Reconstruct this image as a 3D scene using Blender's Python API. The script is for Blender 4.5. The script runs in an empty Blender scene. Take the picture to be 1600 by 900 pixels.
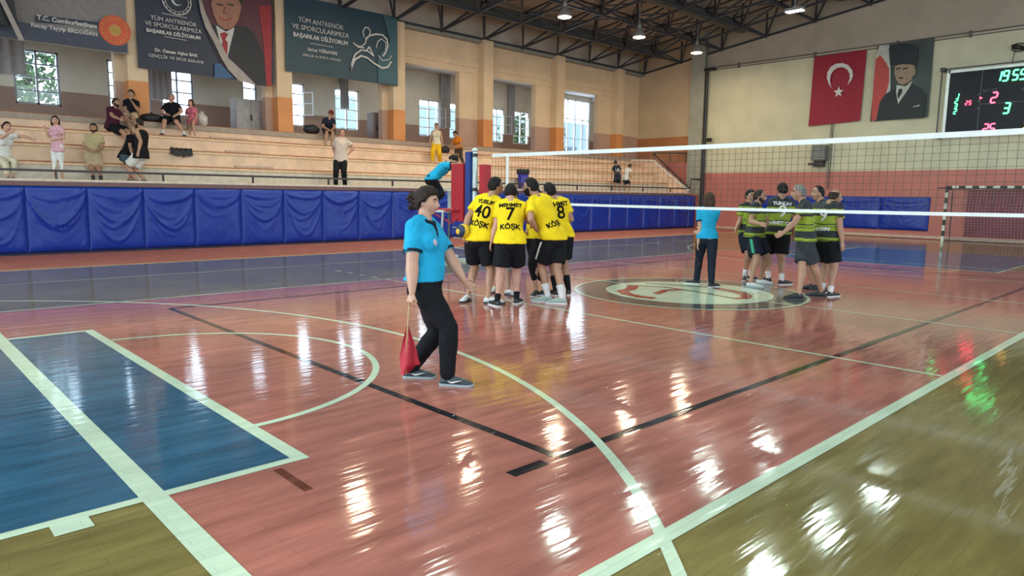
import bpy, bmesh, math, random
from math import sin, cos, pi, radians, sqrt, exp
from mathutils import Vector, Matrix, noise
from mathutils.bvhtree import BVHTree

SC = bpy.context.scene
COL = SC.collection
random.seed(7)

# ------------------------------------------------------------------ camera
CP = Vector((-9.967, -6.209, 1.557)); YAW = 0.812657; PIT = -0.133446; ROL = 0.013503; FOC = 1087.92
_f = Vector((cos(YAW)*cos(PIT), sin(YAW)*cos(PIT), sin(PIT)))
_r0 = Vector((sin(YAW), -cos(YAW), 0)); _u0 = _r0.cross(_f)
_r = _r0*cos(ROL) + _u0*sin(ROL); _u = -_r0*sin(ROL) + _u0*cos(ROL)
cam = bpy.data.cameras.new('camera'); camo = bpy.data.objects.new('camera', cam); COL.objects.link(camo)
M = Matrix((_r, _u, -_f)).transposed().to_4x4(); M.translation = CP
camo.matrix_world = M
cam.sensor_width = 36; cam.lens = FOC/1600*36; cam.clip_start = .05; cam.clip_end = 400
SC.camera = camo
FW = Vector((cos(YAW), sin(YAW), 0)); RT = _r0.copy(); UP = Vector((0, 0, 1))

# ------------------------------------------------------------------ world, exposure
SC.view_settings.view_transform = 'Standard'; SC.view_settings.look = 'None'
SC.view_settings.gamma = 1; SC.view_settings.exposure = 0.6; SC.view_settings.use_curve_mapping = False
SKY_NEAR = 2.1; SKY_WINDOW = 6.5
w = bpy.data.worlds.new('daylight'); SC.world = w; w.use_nodes = True
wn = w.node_tree; bg = wn.nodes['Background']
tc = wn.nodes.new('ShaderNodeTexCoord'); sx = wn.nodes.new('ShaderNodeSeparateXYZ')
wn.links.new(tc.outputs['Generated'], sx.inputs[0])
rp = wn.nodes.new('ShaderNodeValToRGB'); wn.links.new(sx.outputs['Z'], rp.inputs[0])
rp.color_ramp.elements[0].position = 0.0; rp.color_ramp.elements[0].color = (.62, .68, .72, 1)
rp.color_ramp.elements[1].position = 0.25; rp.color_ramp.elements[1].color = (.74, .89, 1.0, 1)
# the sky stands brighter on the window side (+Y) than on the camera's side
mr = wn.nodes.new('ShaderNodeMapRange'); mr.inputs[1].default_value = -.1; mr.inputs[2].default_value = .5; mr.inputs[3].default_value = SKY_NEAR; mr.inputs[4].default_value = SKY_WINDOW
wn.links.new(sx.outputs['Y'], mr.inputs[0]); wn.links.new(mr.outputs[0], bg.inputs[1]); wn.links.new(rp.outputs[0], bg.inputs[0])
SC.cycles.max_bounces = 7; SC.cycles.diffuse_bounces = 3; SC.cycles.glossy_bounces = 3
SC.cycles.sample_clamp_indirect = 4; SC.cycles.caustics_reflective = False; SC.cycles.caustics_refractive = False
LAMP_WARM = 95; LAMP_COOL = 70          # watts of the hall lamps

# ------------------------------------------------------------------ photo geometry helpers
def ray(px, py): return _f + _r*((px-800)/FOC) - _u*((py-450)/FOC)
def atz(px, py, z=0.): d = ray(px, py); return CP + d*((z-CP.z)/d.z)
def aty(px, py, Y): d = ray(px, py); return CP + d*((Y-CP.y)/d.y)
def atx(px, py, X): d = ray(px, py); return CP + d*((X-CP.x)/d.x)
def atd(px, py, dep): return CP + ray(px, py)*dep
def depth(p): return (p-CP).dot(_f)

# ------------------------------------------------------------------ materials
def srgb(r, g, b):
    f = lambda c: (c/255/12.92) if c/255 <= .04045 else ((c/255+.055)/1.055)**2.4
    return (f(r), f(g), f(b), 1)
MC = {}
def mat(name, col, rough=.6, metal=0., var=.12, vscale=6., bump=0., bscale=40., emit=None, estr=0., spec=.5, stretch=(1, 1, 1), coat=0.):
    if name in MC: return MC[name]
    m = bpy.data.materials.new(name); m.use_nodes = True; nt = m.node_tree; b = nt.nodes['Principled BSDF']
    if len(col) == 3: col = (*col, 1)
    b.inputs['Roughness'].default_value = rough; b.inputs['Metallic'].default_value = metal
    b.inputs['Specular IOR Level'].default_value = spec
    if coat: b.inputs['Coat Weight'].default_value = coat; b.inputs['Coat Roughness'].default_value = .08
    t = nt.nodes.new('ShaderNodeTexCoord'); mp = nt.nodes.new('ShaderNodeMapping'); mp.inputs['Scale'].default_value = stretch
    nt.links.new(t.outputs['Object'], mp.inputs[0])
    n = nt.nodes.new('ShaderNodeTexNoise'); n.inputs['Scale'].default_value = vscale; n.inputs['Detail'].default_value = 4
    nt.links.new(mp.outputs[0], n.inputs['Vector'])
    r = nt.nodes.new('ShaderNodeValToRGB'); nt.links.new(n.outputs['Fac'], r.inputs[0])
    r.color_ramp.elements[0].position = .3; r.color_ramp.elements[1].position = .7
    r.color_ramp.elements[0].color = (*[c*(1-var) for c in col[:3]], 1); r.color_ramp.elements[1].color = (*[min(1, c*(1+var)) for c in col[:3]], 1)
    nt.links.new(r.outputs[0], b.inputs['Base Color'])
    if bump:
        n2 = nt.nodes.new('ShaderNodeTexNoise'); n2.inputs['Scale'].default_value = bscale; n2.inputs['Detail'].default_value = 3
        nt.links.new(mp.outputs[0], n2.inputs['Vector'])
        bp = nt.nodes.new('ShaderNodeBump'); bp.inputs['Strength'].default_value = bump; bp.inputs['Distance'].default_value = .02
        nt.links.new(n2.outputs['Fac'], bp.inputs['Height']); nt.links.new(bp.outputs[0], b.inputs['Normal'])
    if emit is not None:
        b.inputs['Emission Color'].default_value = (*emit[:3], 1); b.inputs['Emission Strength'].default_value = estr
    MC[name] = m; return m

# ------------------------------------------------------------------ mesh builder
class MB:
    def __init__(s): s.v = []; s.f = []; s.m = []
    def add(s, vs, fs, mi=0):
        k = len(s.v); s.v += [tuple(v) for v in vs]
        for f in fs: s.f.append([i+k for i in f]); s.m.append(mi)
    def box(s, x0, x1, y0, y1, z0, z1, mi=0):
        s.add([(x0, y0, z0), (x1, y0, z0), (x1, y1, z0), (x0, y1, z0), (x0, y0, z1), (x1, y0, z1), (x1, y1, z1), (x0, y1, z1)],
              [(3, 2, 1, 0), (4, 5, 6, 7), (0, 1, 5, 4), (1, 2, 6, 5), (2, 3, 7, 6), (3, 0, 4, 7)], mi)
    def bar(s, a, b, w, h=None, mi=0, up=UP):
        a = Vector(a); b = Vector(b); h = h or w; d = (b-a).normalized()
        if abs(d.dot(up)) > .98: up = Vector((1, 0, 0))
        x = d.cross(up).normalized()*w/2; y = x.cross(d).normalized()*h/2
        vs = [a-x-y, a+x-y, a+x+y, a-x+y, b-x-y, b+x-y, b+x+y, b-x+y]
        s.add(vs, [(3, 2, 1, 0), (4, 5, 6, 7), (0, 1, 5, 4), (1, 2, 6, 5), (2, 3, 7, 6), (3, 0, 4, 7)], mi)
    def tube(s, pts, rad, n=10, mi=0, cap=True):
        pts = [Vector(p) for p in pts]
        if not hasattr(rad, '__len__'): rad = [rad]*len(pts)
        rings = []
        d0 = (pts[1]-pts[0]).normalized(); ref = UP if abs(d0.z) < .9 else Vector((1, 0, 0))
        x = d0.cross(ref).normalized()
        for i, p in enumerate(pts):
            d = (pts[min(i+1, len(pts)-1)]-pts[max(i-1, 0)]).normalized()
            x = (x-d*x.dot(d)).normalized(); y = d.cross(x)
            rings.append([p+(x*cos(2*pi*k/n)+y*sin(2*pi*k/n))*rad[i] for k in range(n)])
        s.rings(rings, mi, cap)
    def rings(s, rings, mi=0, cap=True):
        n = len(rings[0]); k = len(s.v)
        for r in rings: s.v += [tuple(p) for p in r]
        for i in range(len(rings)-1):
            for j in range(n):
                a = k+i*n+j; b = k+i*n+(j+1) % n; s.f.append([a, b, b+n, a+n]); s.m.append(mi)
        if cap:
            s.f.append([k+j for j in range(n)][::-1]); s.m.append(mi)
            s.f.append([k+(len(rings)-1)*n+j for j in range(n)]); s.m.append(mi)
    def ell(s, c, ax, ay, az, n=14, mi=0):
        c = Vector(c); ax = Vector(ax); ay = Vector(ay); az = Vector(az); rings = []
        for i in range(1, n//2+2):
            t = pi*i/(n//2+2)
            rings.append([c-az*cos(t)+(ax*cos(2*pi*k/n)+ay*sin(2*pi*k/n))*sin(t) for k in range(n)])
        s.rings(rings, mi)
    def sph(s, c, r, n=12, mi=0): s.ell(c, (r, 0, 0), (0, r, 0), (0, 0, r), n, mi)
    def capsule(s, pts, rad, n=12, mi=0):
        pts = [Vector(p) for p in pts]; rad = list(rad)
        d = (pts[0]-pts[1]).normalized(); e = (pts[-1]-pts[-2]).normalized()
        P = [pts[0]+d*rad[0]*.9, pts[0]+d*rad[0]*.6]+pts+[pts[-1]+e*rad[-1]*.6, pts[-1]+e*rad[-1]*.9]
        s.tube(P, [rad[0]*.35, rad[0]*.8]+rad+[rad[-1]*.8, rad[-1]*.35], n, mi)
    def prism(s, poly, n, th, mi=0):
        n = Vector(n).normalized()*th; k = len(poly); a = [Vector(p) for p in poly]; b = [p+n for p in a]
        s.add(a+b, [list(range(k))[::-1], list(range(k, 2*k))]+[(i, (i+1) % k, k+(i+1) % k, k+i) for i in range(k)], mi)
    def mesh(s, name='m', smooth=False, mats=(), org=None):
        me = bpy.data.meshes.new(name)
        vs = s.v if org is None else [(v[0]-org[0], v[1]-org[1], v[2]-org[2]) for v in s.v]
        me.from_pydata(vs, [], s.f)
        for m in mats: me.materials.append(m)
        if len(mats) > 1: me.polygons.foreach_set('material_index', s.m)
        if smooth: me.polygons.foreach_set('use_smooth', [True]*len(s.f))
        me.update(); return me

def link(name, me, parent=None, loc=None):
    o = bpy.data.objects.new(name, me); COL.objects.link(o)
    if loc is not None: o.location = loc
    if parent: o.parent = parent
    return o
def build(name, mb, mats, parent=None, smooth=False, org=None):
    """mb in world coordinates; org = world position of the object's origin (or of its parent's)."""
    if not isinstance(mats, (list, tuple)): mats = [mats]
    me = mb.mesh(name, smooth, mats, org)
    o = link(name, me, parent)
    if org is not None and parent is None: o.location = org
    return o
def tag(o, label, cat, group=None):
    o['label'] = label; o['category'] = cat
    if group: o['group'] = group
    return o
def empty(name, loc, label, cat, group=None):
    o = bpy.data.objects.new(name, None); COL.objects.link(o); o.location = loc; o.empty_display_size = .2
    return tag(o, label, cat, group)
def struct(name, mb, mats, smooth=False):
    o = build(name, mb, mats, None, smooth); o['kind'] = 'structure'; return o
def remesh(mb, vox, it=3, org=(0, 0, 0), wr=0., seed=0, mats=()):
    """one continuous surface grown round the volumes in mb, smoothed, with optional cloth wrinkles"""
    me = mb.mesh('t', org=org); o = bpy.data.objects.new('t', me); COL.objects.link(o)
    bm = bmesh.new(); bm.from_mesh(me); bmesh.ops.recalc_face_normals(bm, faces=bm.faces); bm.to_mesh(me); bm.free()
    r = o.modifiers.new('r', 'REMESH'); r.mode = 'VOXEL'; r.voxel_size = vox
    if it:
        s = o.modifiers.new('s', 'SMOOTH'); s.factor = .5; s.iterations = it
    dg = bpy.context.evaluated_depsgraph_get()
    out = bpy.data.meshes.new_from_object(o.evaluated_get(dg)); bpy.data.objects.remove(o); bpy.data.meshes.remove(me)
    if wr:
        nn = [v.normal.copy() for v in out.vertices]
        for v, n in zip(out.vertices, nn):
            p = v.co
            q = Vector((p.x*9+seed, p.y*9, p.z*5)); a = noise.noise(q)
            q2 = Vector((p.x*16+seed+a*2, p.y*16, p.z*22+a*5)); v.co = p+n*wr*(1.0*a+.9*(1-2*abs(noise.noise(q2))))
    out.materials.clear()
    for m in mats: out.materials.append(m)
    out.polygons.foreach_set('use_smooth', [True]*len(out.polygons)); out.update()
    return out

def text_mesh(s, size, ext=.0, bold=0., spacing=1., align='CENTER', shear=0.):
    cu = bpy.data.curves.new('t', 'FONT'); cu.body = s; cu.size = size; cu.extrude = ext; cu.offset = bold
    cu.align_x = align; cu.align_y = 'CENTER'; cu.space_character = spacing; cu.shear = shear; cu.resolution_u = 3
    o = bpy.data.objects.new('t', cu); COL.objects.link(o)
    dg = bpy.context.evaluated_depsgraph_get(); me = bpy.data.meshes.new_from_object(o.evaluated_get(dg))
    bpy.data.objects.remove(o); bpy.data.curves.remove(cu); return me
def flat_text(name, s, size, pos, xdir, ydir, m, parent=None, bold=0., org=None, align='CENTER', ext=.003, spacing=1., shear=0.):
    """lettering lying in the plane spanned by xdir and ydir"""
    me = text_mesh(s, size, ext, bold, spacing, align, shear); x = Vector(xdir).normalized(); y = Vector(ydir).normalized(); z = x.cross(y)
    pos = Vector(pos); org = Vector(org or (0, 0, 0))
    for v in me.vertices: v.co = pos+x*v.co.x+y*v.co.y+z*(v.co.z+ext)-org
    me.materials.clear(); me.materials.append(m); me.update()
    return link(name, me, parent)

# ================================================================== SETTING
# ---- painted parquet floor: zones and lines are thin coats of paint inside one mesh
def floor_mat(name, col, wear=.25, scratch=(.62, .45, .22), samt=.10):
    m = bpy.data.materials.new(name); m.use_nodes = True; nt = m.node_tree; L = nt.links; N = nt.nodes; b = N['Principled BSDF']
    t = N.new('ShaderNodeTexCoord')
    mp = N.new('ShaderNodeMapping'); mp.inputs['Scale'].default_value = (.5, 3.2, 1); L.new(t.outputs['Object'], mp.inputs[0])
    n1 = N.new('ShaderNodeTexNoise'); n1.inputs['Scale'].default_value = 2.2; n1.inputs['Detail'].default_value = 6; n1.inputs['Roughness'].default_value = .65
    L.new(mp.outputs[0], n1.inputs['Vector'])
    n2 = N.new('ShaderNodeTexNoise'); n2.inputs['Scale'].default_value = .7; n2.inputs['Detail'].default_value = 5; L.new(t.outputs['Object'], n2.inputs['Vector'])
    mx = N.new('ShaderNodeMix'); mx.data_type = 'RGBA'
    r1 = N.new('ShaderNodeValToRGB'); L.new(n1.outputs['Fac'], r1.inputs[0])
    r1.color_ramp.elements[0].position = .32; r1.color_ramp.elements[1].position = .68
    r1.color_ramp.elements[0].color = (*[c*(1-wear) for c in col[:3]], 1); r1.color_ramp.elements[1].color = (*[min(1, c*(1+wear)) for c in col[:3]], 1)
    r2 = N.new('ShaderNodeValToRGB'); L.new(n2.outputs['Fac'], r2.inputs[0])
    r2.color_ramp.elements[0].position = .3; r2.color_ramp.elements[1].position = .7
    r2.color_ramp.elements[0].color = (.80, .80, .80, 1); r2.color_ramp.elements[1].color = (1.15, 1.12, 1.08, 1)
    mu = N.new('ShaderNodeMix'); mu.data_type = 'RGBA'; mu.blend_type = 'MULTIPLY'; mu.inputs[0].default_value = 1
    L.new(r1.outputs[0], mu.inputs['A']); L.new(r2.outputs[0], mu.inputs['B'])
    # worn-through streaks along the boards
    ms = N.new('ShaderNodeMapping'); ms.inputs['Scale'].default_value = (1.6, 26, 1); L.new(t.outputs['Object'], ms.inputs[0])
    n3 = N.new('ShaderNodeTexNoise'); n3.inputs['Scale'].default_value = 1.3; n3.inputs['Detail'].default_value = 3; L.new(ms.outputs[0], n3.inputs['Vector'])
    r3 = N.new('ShaderNodeValToRGB'); L.new(n3.outputs['Fac'], r3.inputs[0]); r3.color_ramp.elements[0].position = .70; r3.color_ramp.elements[1].position = .76
    r3.color_ramp.elements[0].color = (0, 0, 0, 1); r3.color_ramp.elements[1].color = (1, 1, 1, 1)
    sc_ = N.new('ShaderNodeMath'); sc_.operation = 'MULTIPLY'; sc_.inputs[1].default_value = samt*5; L.new(r3.outputs[0], sc_.inputs[0])
    L.new(sc_.outputs[0], mx.inputs[0]); L.new(mu.outputs['Result'], mx.inputs['A']); mx.inputs['B'].default_value = (*scratch, 1)
    # board joints
    br = N.new('ShaderNodeTexBrick'); br.inputs['Scale'].default_value = 1; br.inputs['Brick Width'].default_value = .62; br.inputs['Row Height'].default_value = .075
    br.inputs['Mortar Size'].default_value = .0016; br.inputs['Mortar Smooth'].default_value = .3
    br.inputs['Color1'].default_value = (1, 1, 1, 1); br.inputs['Color2'].default_value = (.9, .9, .9, 1); br.inputs['Mortar'].default_value = (.62, .58, .55, 1)
    L.new(t.outputs['Object'], br.inputs['Vector'])
    m2 = N.new('ShaderNodeMix'); m2.data_type = 'RGBA'; m2.blend_type = 'MULTIPLY'; m2.inputs[0].default_value = .7
    L.new(mx.outputs['Result'], m2.inputs['A']); L.new(br.outputs['Color'], m2.inputs['B']); L.new(m2.outputs['Result'], b.inputs['Base Color'])
    rr = N.new('ShaderNodeMapRange'); rr.inputs[3].default_value = .045; rr.inputs[4].default_value = .12; L.new(n1.outputs['Fac'], rr.inputs[0]); L.new(rr.outputs[0], b.inputs['Roughness'])
    b.inputs['Specular IOR Level'].default_value = .62
    # the varnish undulates from board to board
    mb_ = N.new('ShaderNodeMapping'); mb_.inputs['Scale'].default_value = (1.1, 9, 1); L.new(t.outputs['Object'], mb_.inputs[0])
    n4 = N.new('ShaderNodeTexNoise'); n4.inputs['Scale'].default_value = 1.6; n4.inputs['Detail'].default_value = 2; L.new(mb_.outputs[0], n4.inputs['Vector'])
    ad = N.new('ShaderNodeMath'); ad.operation = 'MULTIPLY_ADD'; ad.inputs[1].default_value = .12; L.new(br.outputs['Fac'], ad.inputs[0])
    L.new(n4.outputs['Fac'], ad.inputs[2])
    bp = N.new('ShaderNodeBump'); bp.inputs['Strength'].default_value = .16; bp.inputs['Distance'].default_value = .012
    L.new(ad.outputs[0], bp.inputs['Height']); L.new(bp.outputs[0], b.inputs['Normal'])
    return m
F_GOLD = floor_mat('floor_gold', (.215, .175, .062)); F_RED = floor_mat('floor_brick_red', (.42, .155, .125))
F_BLUE = floor_mat('floor_blue', (.036, .115, .205), .3, (.5, .5, .4), .05)
F_WHITE = floor_mat('floor_line_mint', (.60, .74, .58), .08, (.4, .45, .35), .03); F_BLACK = floor_mat('floor_line_black', (.018, .020, .026), .3, (.3, .15, .1), .08)
F_GREY = floor_mat('floor_ring_grey', (.085, .10, .10)); F_DISC = floor_mat('floor_disc', (.58, .72, .58), .1); F_LOGO = floor_mat('floor_logo_red', (.33, .04, .03), .2, (.5, .6, .5), .06)
F_DARK = floor_mat('floor_logo_outline', (.05, .035, .035))
F_STRIP = mat('floor_matte_red', (.34, .10, .07), .75, var=.2, vscale=3, bump=.1); F_KERB = mat('floor_edge_ochre', (.40, .27, .14), .6, var=.2, vscale=4)
F_SCUFF = floor_mat('floor_scuff', (.16, .05, .035), .4)
fl = MB()
Z1, Z2, Z3, Z4 = .0008, .0018, .0028, .0042
_zc = [0]
def rect(x0, x1, y0, y1, z, mi):
    _zc[0] += 1; z += _zc[0]*.000012
    fl.add([(x0, y0, z), (x1, y0, z), (x1, y1, z), (x0, y1, z)], [(0, 1, 2, 3)], mi)
def arc(cx, cy, r, w_, a0, a1, z, mi, n=72):
    _zc[0] += 1; z += _zc[0]*.000012
    for i in range(n):
        a = radians(a0+(a1-a0)*i/n); b = radians(a0+(a1-a0)*(i+1)/n); ri, ro = r-w_/2, r+w_/2
        fl.add([(cx+ri*cos(a), cy+ri*sin(a), z), (cx+ro*cos(a), cy+ro*sin(a), z), (cx+ro*cos(b), cy+ro*sin(b), z), (cx+ri*cos(b), cy+ri*sin(b), z)], [(0, 1, 2, 3)], mi)
FM = [F_GOLD, F_RED, F_BLUE, F_WHITE, F_BLACK, F_GREY, F_DISC, F_LOGO, F_STRIP, F_KERB, F_SCUFF, F_DARK]
rect(-24, 20.6, -15, 9.75, 0, 0)                                         # gold surround
rect(-24, 22, 9.75, 9.98, 0, 9); rect(-24, 22, 9.98, 13.4, 0, 8); rect(20.6, 22, -15, 9.75, 0, 8)
rect(-8.96, 9, -4.5, 4.5, Z1, 1)                                         # volleyball court
rect(-14, -8.16, -2.5, 2.5, Z2, 2); rect(8.16, 14, -2.5, 2.5, Z2, 2)     # keys
for s in (-1, 1):
    rect(-14, -8.16, s*2.5-.035, s*2.5+.035, Z3, 3); rect(8.16, 14, s*2.5-.03, s*2.5+.03, Z3, 3)
    rect(s*8.16-.045, s*8.16+.045, -2.535, 2.535, Z3, 3)
    arc(s*8.16, 0, 1.78, .06, 90 if s < 0 else 90, -90 if s < 0 else 270, Z3, 3)
    if s < 0: arc(-12.37, 0, 6.725, .065, -75, 75, Z3, 3, 120)
    else: arc(12.37, 0, 6.725, .05, 105, 255, Z3, 3, 120)
    rect(s*3-.025, s*3+.025, -4.5, 4.5, Z3, 3); rect(-14.3, 14.3, s*7.52-.025, s*7.52+.025, Z3, 3); rect(s*14.1-.025, s*14.1+.025, -7.5, 7.5, Z3, 3)
for k in range(4):                                                       # dashed attack-line extension
    rect(-3.025, -2.975, 4.75+k*.45, 4.95+k*.45, Z3, 3)
rect(-.025, .025, -7.5, 7.5, Z3, 3)
rect(-8.96, 9, -4.545, -4.455, Z3, 3); rect(-8.96, 9, 4.475, 4.525, Z3, 3)
rect(-9.02, -8.90, -4.545, 4.53, Z3, 3); rect(8.97, 9.03, -4.53, 4.53, Z3, 3)
rect(-9.42, -9.26, -2.66, -2.535, Z3, 3)
for s in (-1, 1):                                                        # black court
    rect(-7.0, 7.0, s*3.5-.035, s*3.5+.035, Z2, 4); rect(s*7-.035, s*7+.035, -3.5, 3.5, Z2, 4)
rect(-7.40, -7.12, -3.545, -3.465, Z2, 4); rect(-8.36, -8.31, -2.95, -2.58, Z2, 10)
# centre circle
def disc(cx, cy, r, z, mi, n=72): fl.add([(cx+r*cos(2*pi*i/n), cy+r*sin(2*pi*i/n), z) for i in range(n)], [list(range(n))], mi)
disc(0, .087, 1.86, Z2, 5); arc(0, .087, 1.85, .055, 0, 360, Z4, 3); disc(0, .087, 1.34, Z3, 6)
def logo(pts, mi, z=Z4+.0004):
    P = [atz(x, y, z) for x, y in pts]; fl.add(P, [list(range(len(P)))], mi)
def stroke(pts, w_, mi, z):
    P = [atz(x, y, 0) for x, y in pts]
    for q_, (a, b) in enumerate(zip(P, P[1:])):
        z += .00002; d = (b-a).normalized(); nx = Vector((-d.y, d.x, 0))*w_/2; e = d*w_*.3
        fl.add([(q.x, q.y, z) for q in (a-e-nx, b+e-nx, b+e+nx, a-e+nx)], [(0, 1, 2, 3)], mi)
stroke([(981, 446), (1040, 449), (1100, 458), (1150, 467), (1168, 467), (1172, 463), (1163, 457), (1120, 450), (1060, 446), (1010, 443)], .075, 11, Z4+.0002)
stroke([(1120, 451), (1150, 457), (1163, 461), (1166, 465), (1150, 467)], .16, 7, Z4+.0004)
stroke([(990, 447), (985, 452), (972, 455), (980, 460), (1000, 464), (1018, 466)], .19, 7, Z4+.0006)
stroke([(1063, 453), (1040, 454), (1032, 457), (1026, 459)], .13, 7, Z4+.0006)
struct('floor', fl, FM)

# ---- walls
def wall_mat(name, bands, axis='Z', rough=.55):
    """colour bands by height: [(z_from, colour), ...]"""
    m = bpy.data.materials.new(name); m.use_nodes = True; nt = m.node_tree; L = nt.links; N = nt.nodes; b = N['Principled BSDF']
    t = N.new('ShaderNodeTexCoord'); s = N.new('ShaderNodeSeparateXYZ'); L.new(t.outputs['Object'], s.inputs[0])
    r = N.new('ShaderNodeValToRGB'); r.color_ramp.interpolation = 'CONSTANT'
    d = N.new('ShaderNodeMath'); d.operation = 'DIVIDE'; d.inputs[1].default_value = 12; L.new(s.outputs[axis], d.inputs[0]); L.new(d.outputs[0], r.inputs[0])
    for i, (z, c) in enumerate(bands):
        e = r.color_ramp.elements[i] if i < 2 else r.color_ramp.elements.new(z/12)
        e.position = z/12; e.color = (*c, 1)
    if len(bands) == 1: r.color_ramp.elements.remove(r.color_ramp.elements[1])
    n = N.new('ShaderNodeTexNoise'); n.inputs['Scale'].default_value = 1.1; n.inputs['Detail'].default_value = 6; L.new(t.outputs['Object'], n.inputs['Vector'])
    r2 = N.new('ShaderNodeValToRGB'); L.new(n.outputs['Fac'], r2.inputs[0]); r2.color_ramp.elements[0].position = .3; r2.color_ramp.elements[1].position = .7
    r2.color_ramp.elements[0].color = (.88, .88, .88, 1); r2.color_ramp.elements[1].color = (1.06, 1.06, 1.06, 1)
    mu = N.new('ShaderNodeMix'); mu.data_type = 'RGBA'; mu.blend_type = 'MULTIPLY'; mu.inputs[0].default_value = 1
    L.new(r.outputs[0], mu.inputs['A']); L.new(r2.outputs[0], mu.inputs['B']); L.new(mu.outputs['Result'], b.inputs['Base Color'])
    b.inputs['Roughness'].default_value = rough
    return m
CREAM = (.70, .53, .35); ORANGE = (.66, .27, .09); GREYW = (.68, .64, .56); PLUM = (.34, .22, .18)
W_SIDE = wall_mat('wall_cream_shaded_orange', [(0, (.46, .29, .22)), (4.76, CREAM)]); W_PIL = wall_mat('pillar_cream_orange', [(0, ORANGE), (4.76, CREAM)])  # side wall's lower band: pillar orange with its shade put into the colour
W_CORR = wall_mat('wall_corridor', [(0, PLUM), (4.55, GREYW)])
W_END = wall_mat('wall_end_dim_top', [(0, (.52, .175, .14)), (2.76, (.62, .60, .43)), (7.92, (.44, .38, .30))])  # darker top band has the weaker light above the rail in its colour
W_ENDU = wall_mat('wall_end_upper', [(0, (.52, .175, .14)), (3.3, (.42, .17, .06)), (4.66, (.56, .43, .28))])
W_PILL = mat('pillar_grey_green', (.34, .35, .29), .6, vscale=2)
W_CEIL = mat('ceiling_panel', (.42, .38, .35), .8, vscale=1.5); W_SOFF = mat('soffit_grey', (.26, .265, .24), .7)
W_CORC = mat('corridor_ceiling', (.62, .62, .64), .8)
TOPF = 3.58        # level of the upper gallery behind the seats
PX = [-17.5+4.62*k+.02 for k in range(9)]                                # pillar left edges ... -3.62, 1.0, 5.62 ...
PX = [-17.50, -12.88, -8.26, -3.64, 1.0, 5.72, 10.36, 14.98, 19.60]
wl = MB()
YW0, YW1 = 17.62, 17.90
for i in range(len(PX)-1):
    a, b = PX[i]+.55, PX[i+1]
    xr = b-1.02 if i >= 5 else b-.25
    wl.box(a, b, YW0, YW1, 6.70, 8.1)                                   # header over the opening
    wl.box(xr, b, YW0, YW1, TOPF, 6.70)                                  # pier at the far side of the opening
wl.box(20.15, 22, YW0, YW1, TOPF, 8.1)
struct('wall_left', wl, W_SIDE)
for i in range(len(PX)-1):
    t = MB(); t.box(PX[i]+.55, PX[i+1], YW0-.10, YW0-.002, 6.95, 7.18); t.box(PX[i]+.55, PX[i+1], YW0-.05, YW0-.002, 6.70, 6.95)
    struct('trim_%d' % (i+1), t, W_SIDE)
for i, x in enumerate(PX):
    p = MB(); p.box(x, x+.55, 17.2, 17.95, TOPF, 8.12); p.box(x+.30, x+.36, 17.18, 17.2, 6.4, 8.1)
    o = struct('pillar', p, W_PIL)
sf = MB()
for i in range(len(PX)-1): sf.box(PX[i]+.55, PX[i+1], 17.36, 17.62, 8.0, 8.12)
sf.box(20.15, 22, 17.36, 17.62, 8.0, 8.12)
struct('trim_20', sf, W_SOFF)
# corridor behind the arcade
co = MB()
YO = 20.0
WINS = [(-10.6, -9.3), (-6.05, -4.85), (-3.5, -2.2), (-2.3+.42, -.80), (.95, 1.50), (2.30, 3.42), (4.75, 5.88), (8.95, 10.10), (10.68, 11.6), (13.2, 14.15), (14.78, 15.9)]
WZ0, WZ1 = 4.12, 5.76
x = -18.
for a, b in WINS+[(18.30, 20.72)]:
    co.box(x, a, YO, YO+.25, TOPF, 7.0)
    if a < 18: co.box(a, b, YO, YO+.25, TOPF, WZ0); co.box(a, b, YO, YO+.25, WZ1, 7.0)
    else: co.box(a, b, YO, YO+.25, 6.76, 7.0)
    x = b
co.box(x, 22, YO, YO+.25, TOPF, 7.0)
struct('wall_back', co, W_CORR)
cc = MB(); cc.box(-18, 22, 17.9, YO+.25, 6.98, 7.1)
for x in PX[3:]: cc.box(x+1.2, x+1.5, 17.9, YO, 6.78, 6.98)
struct('ceiling_gallery', cc, W_CORC)
pt = MB()                                                                # cross partitions in the gallery
for x in (-4.72, ): pass
for x in (-.35+.05, 7.2-.2): pass
fg = MB(); fg.box(-18, 22, 16.95, YO+.25, TOPF-.15, TOPF-.005); struct('floor_gallery', fg, mat('gallery_floor', (.35, .28, .22), .5))
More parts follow.
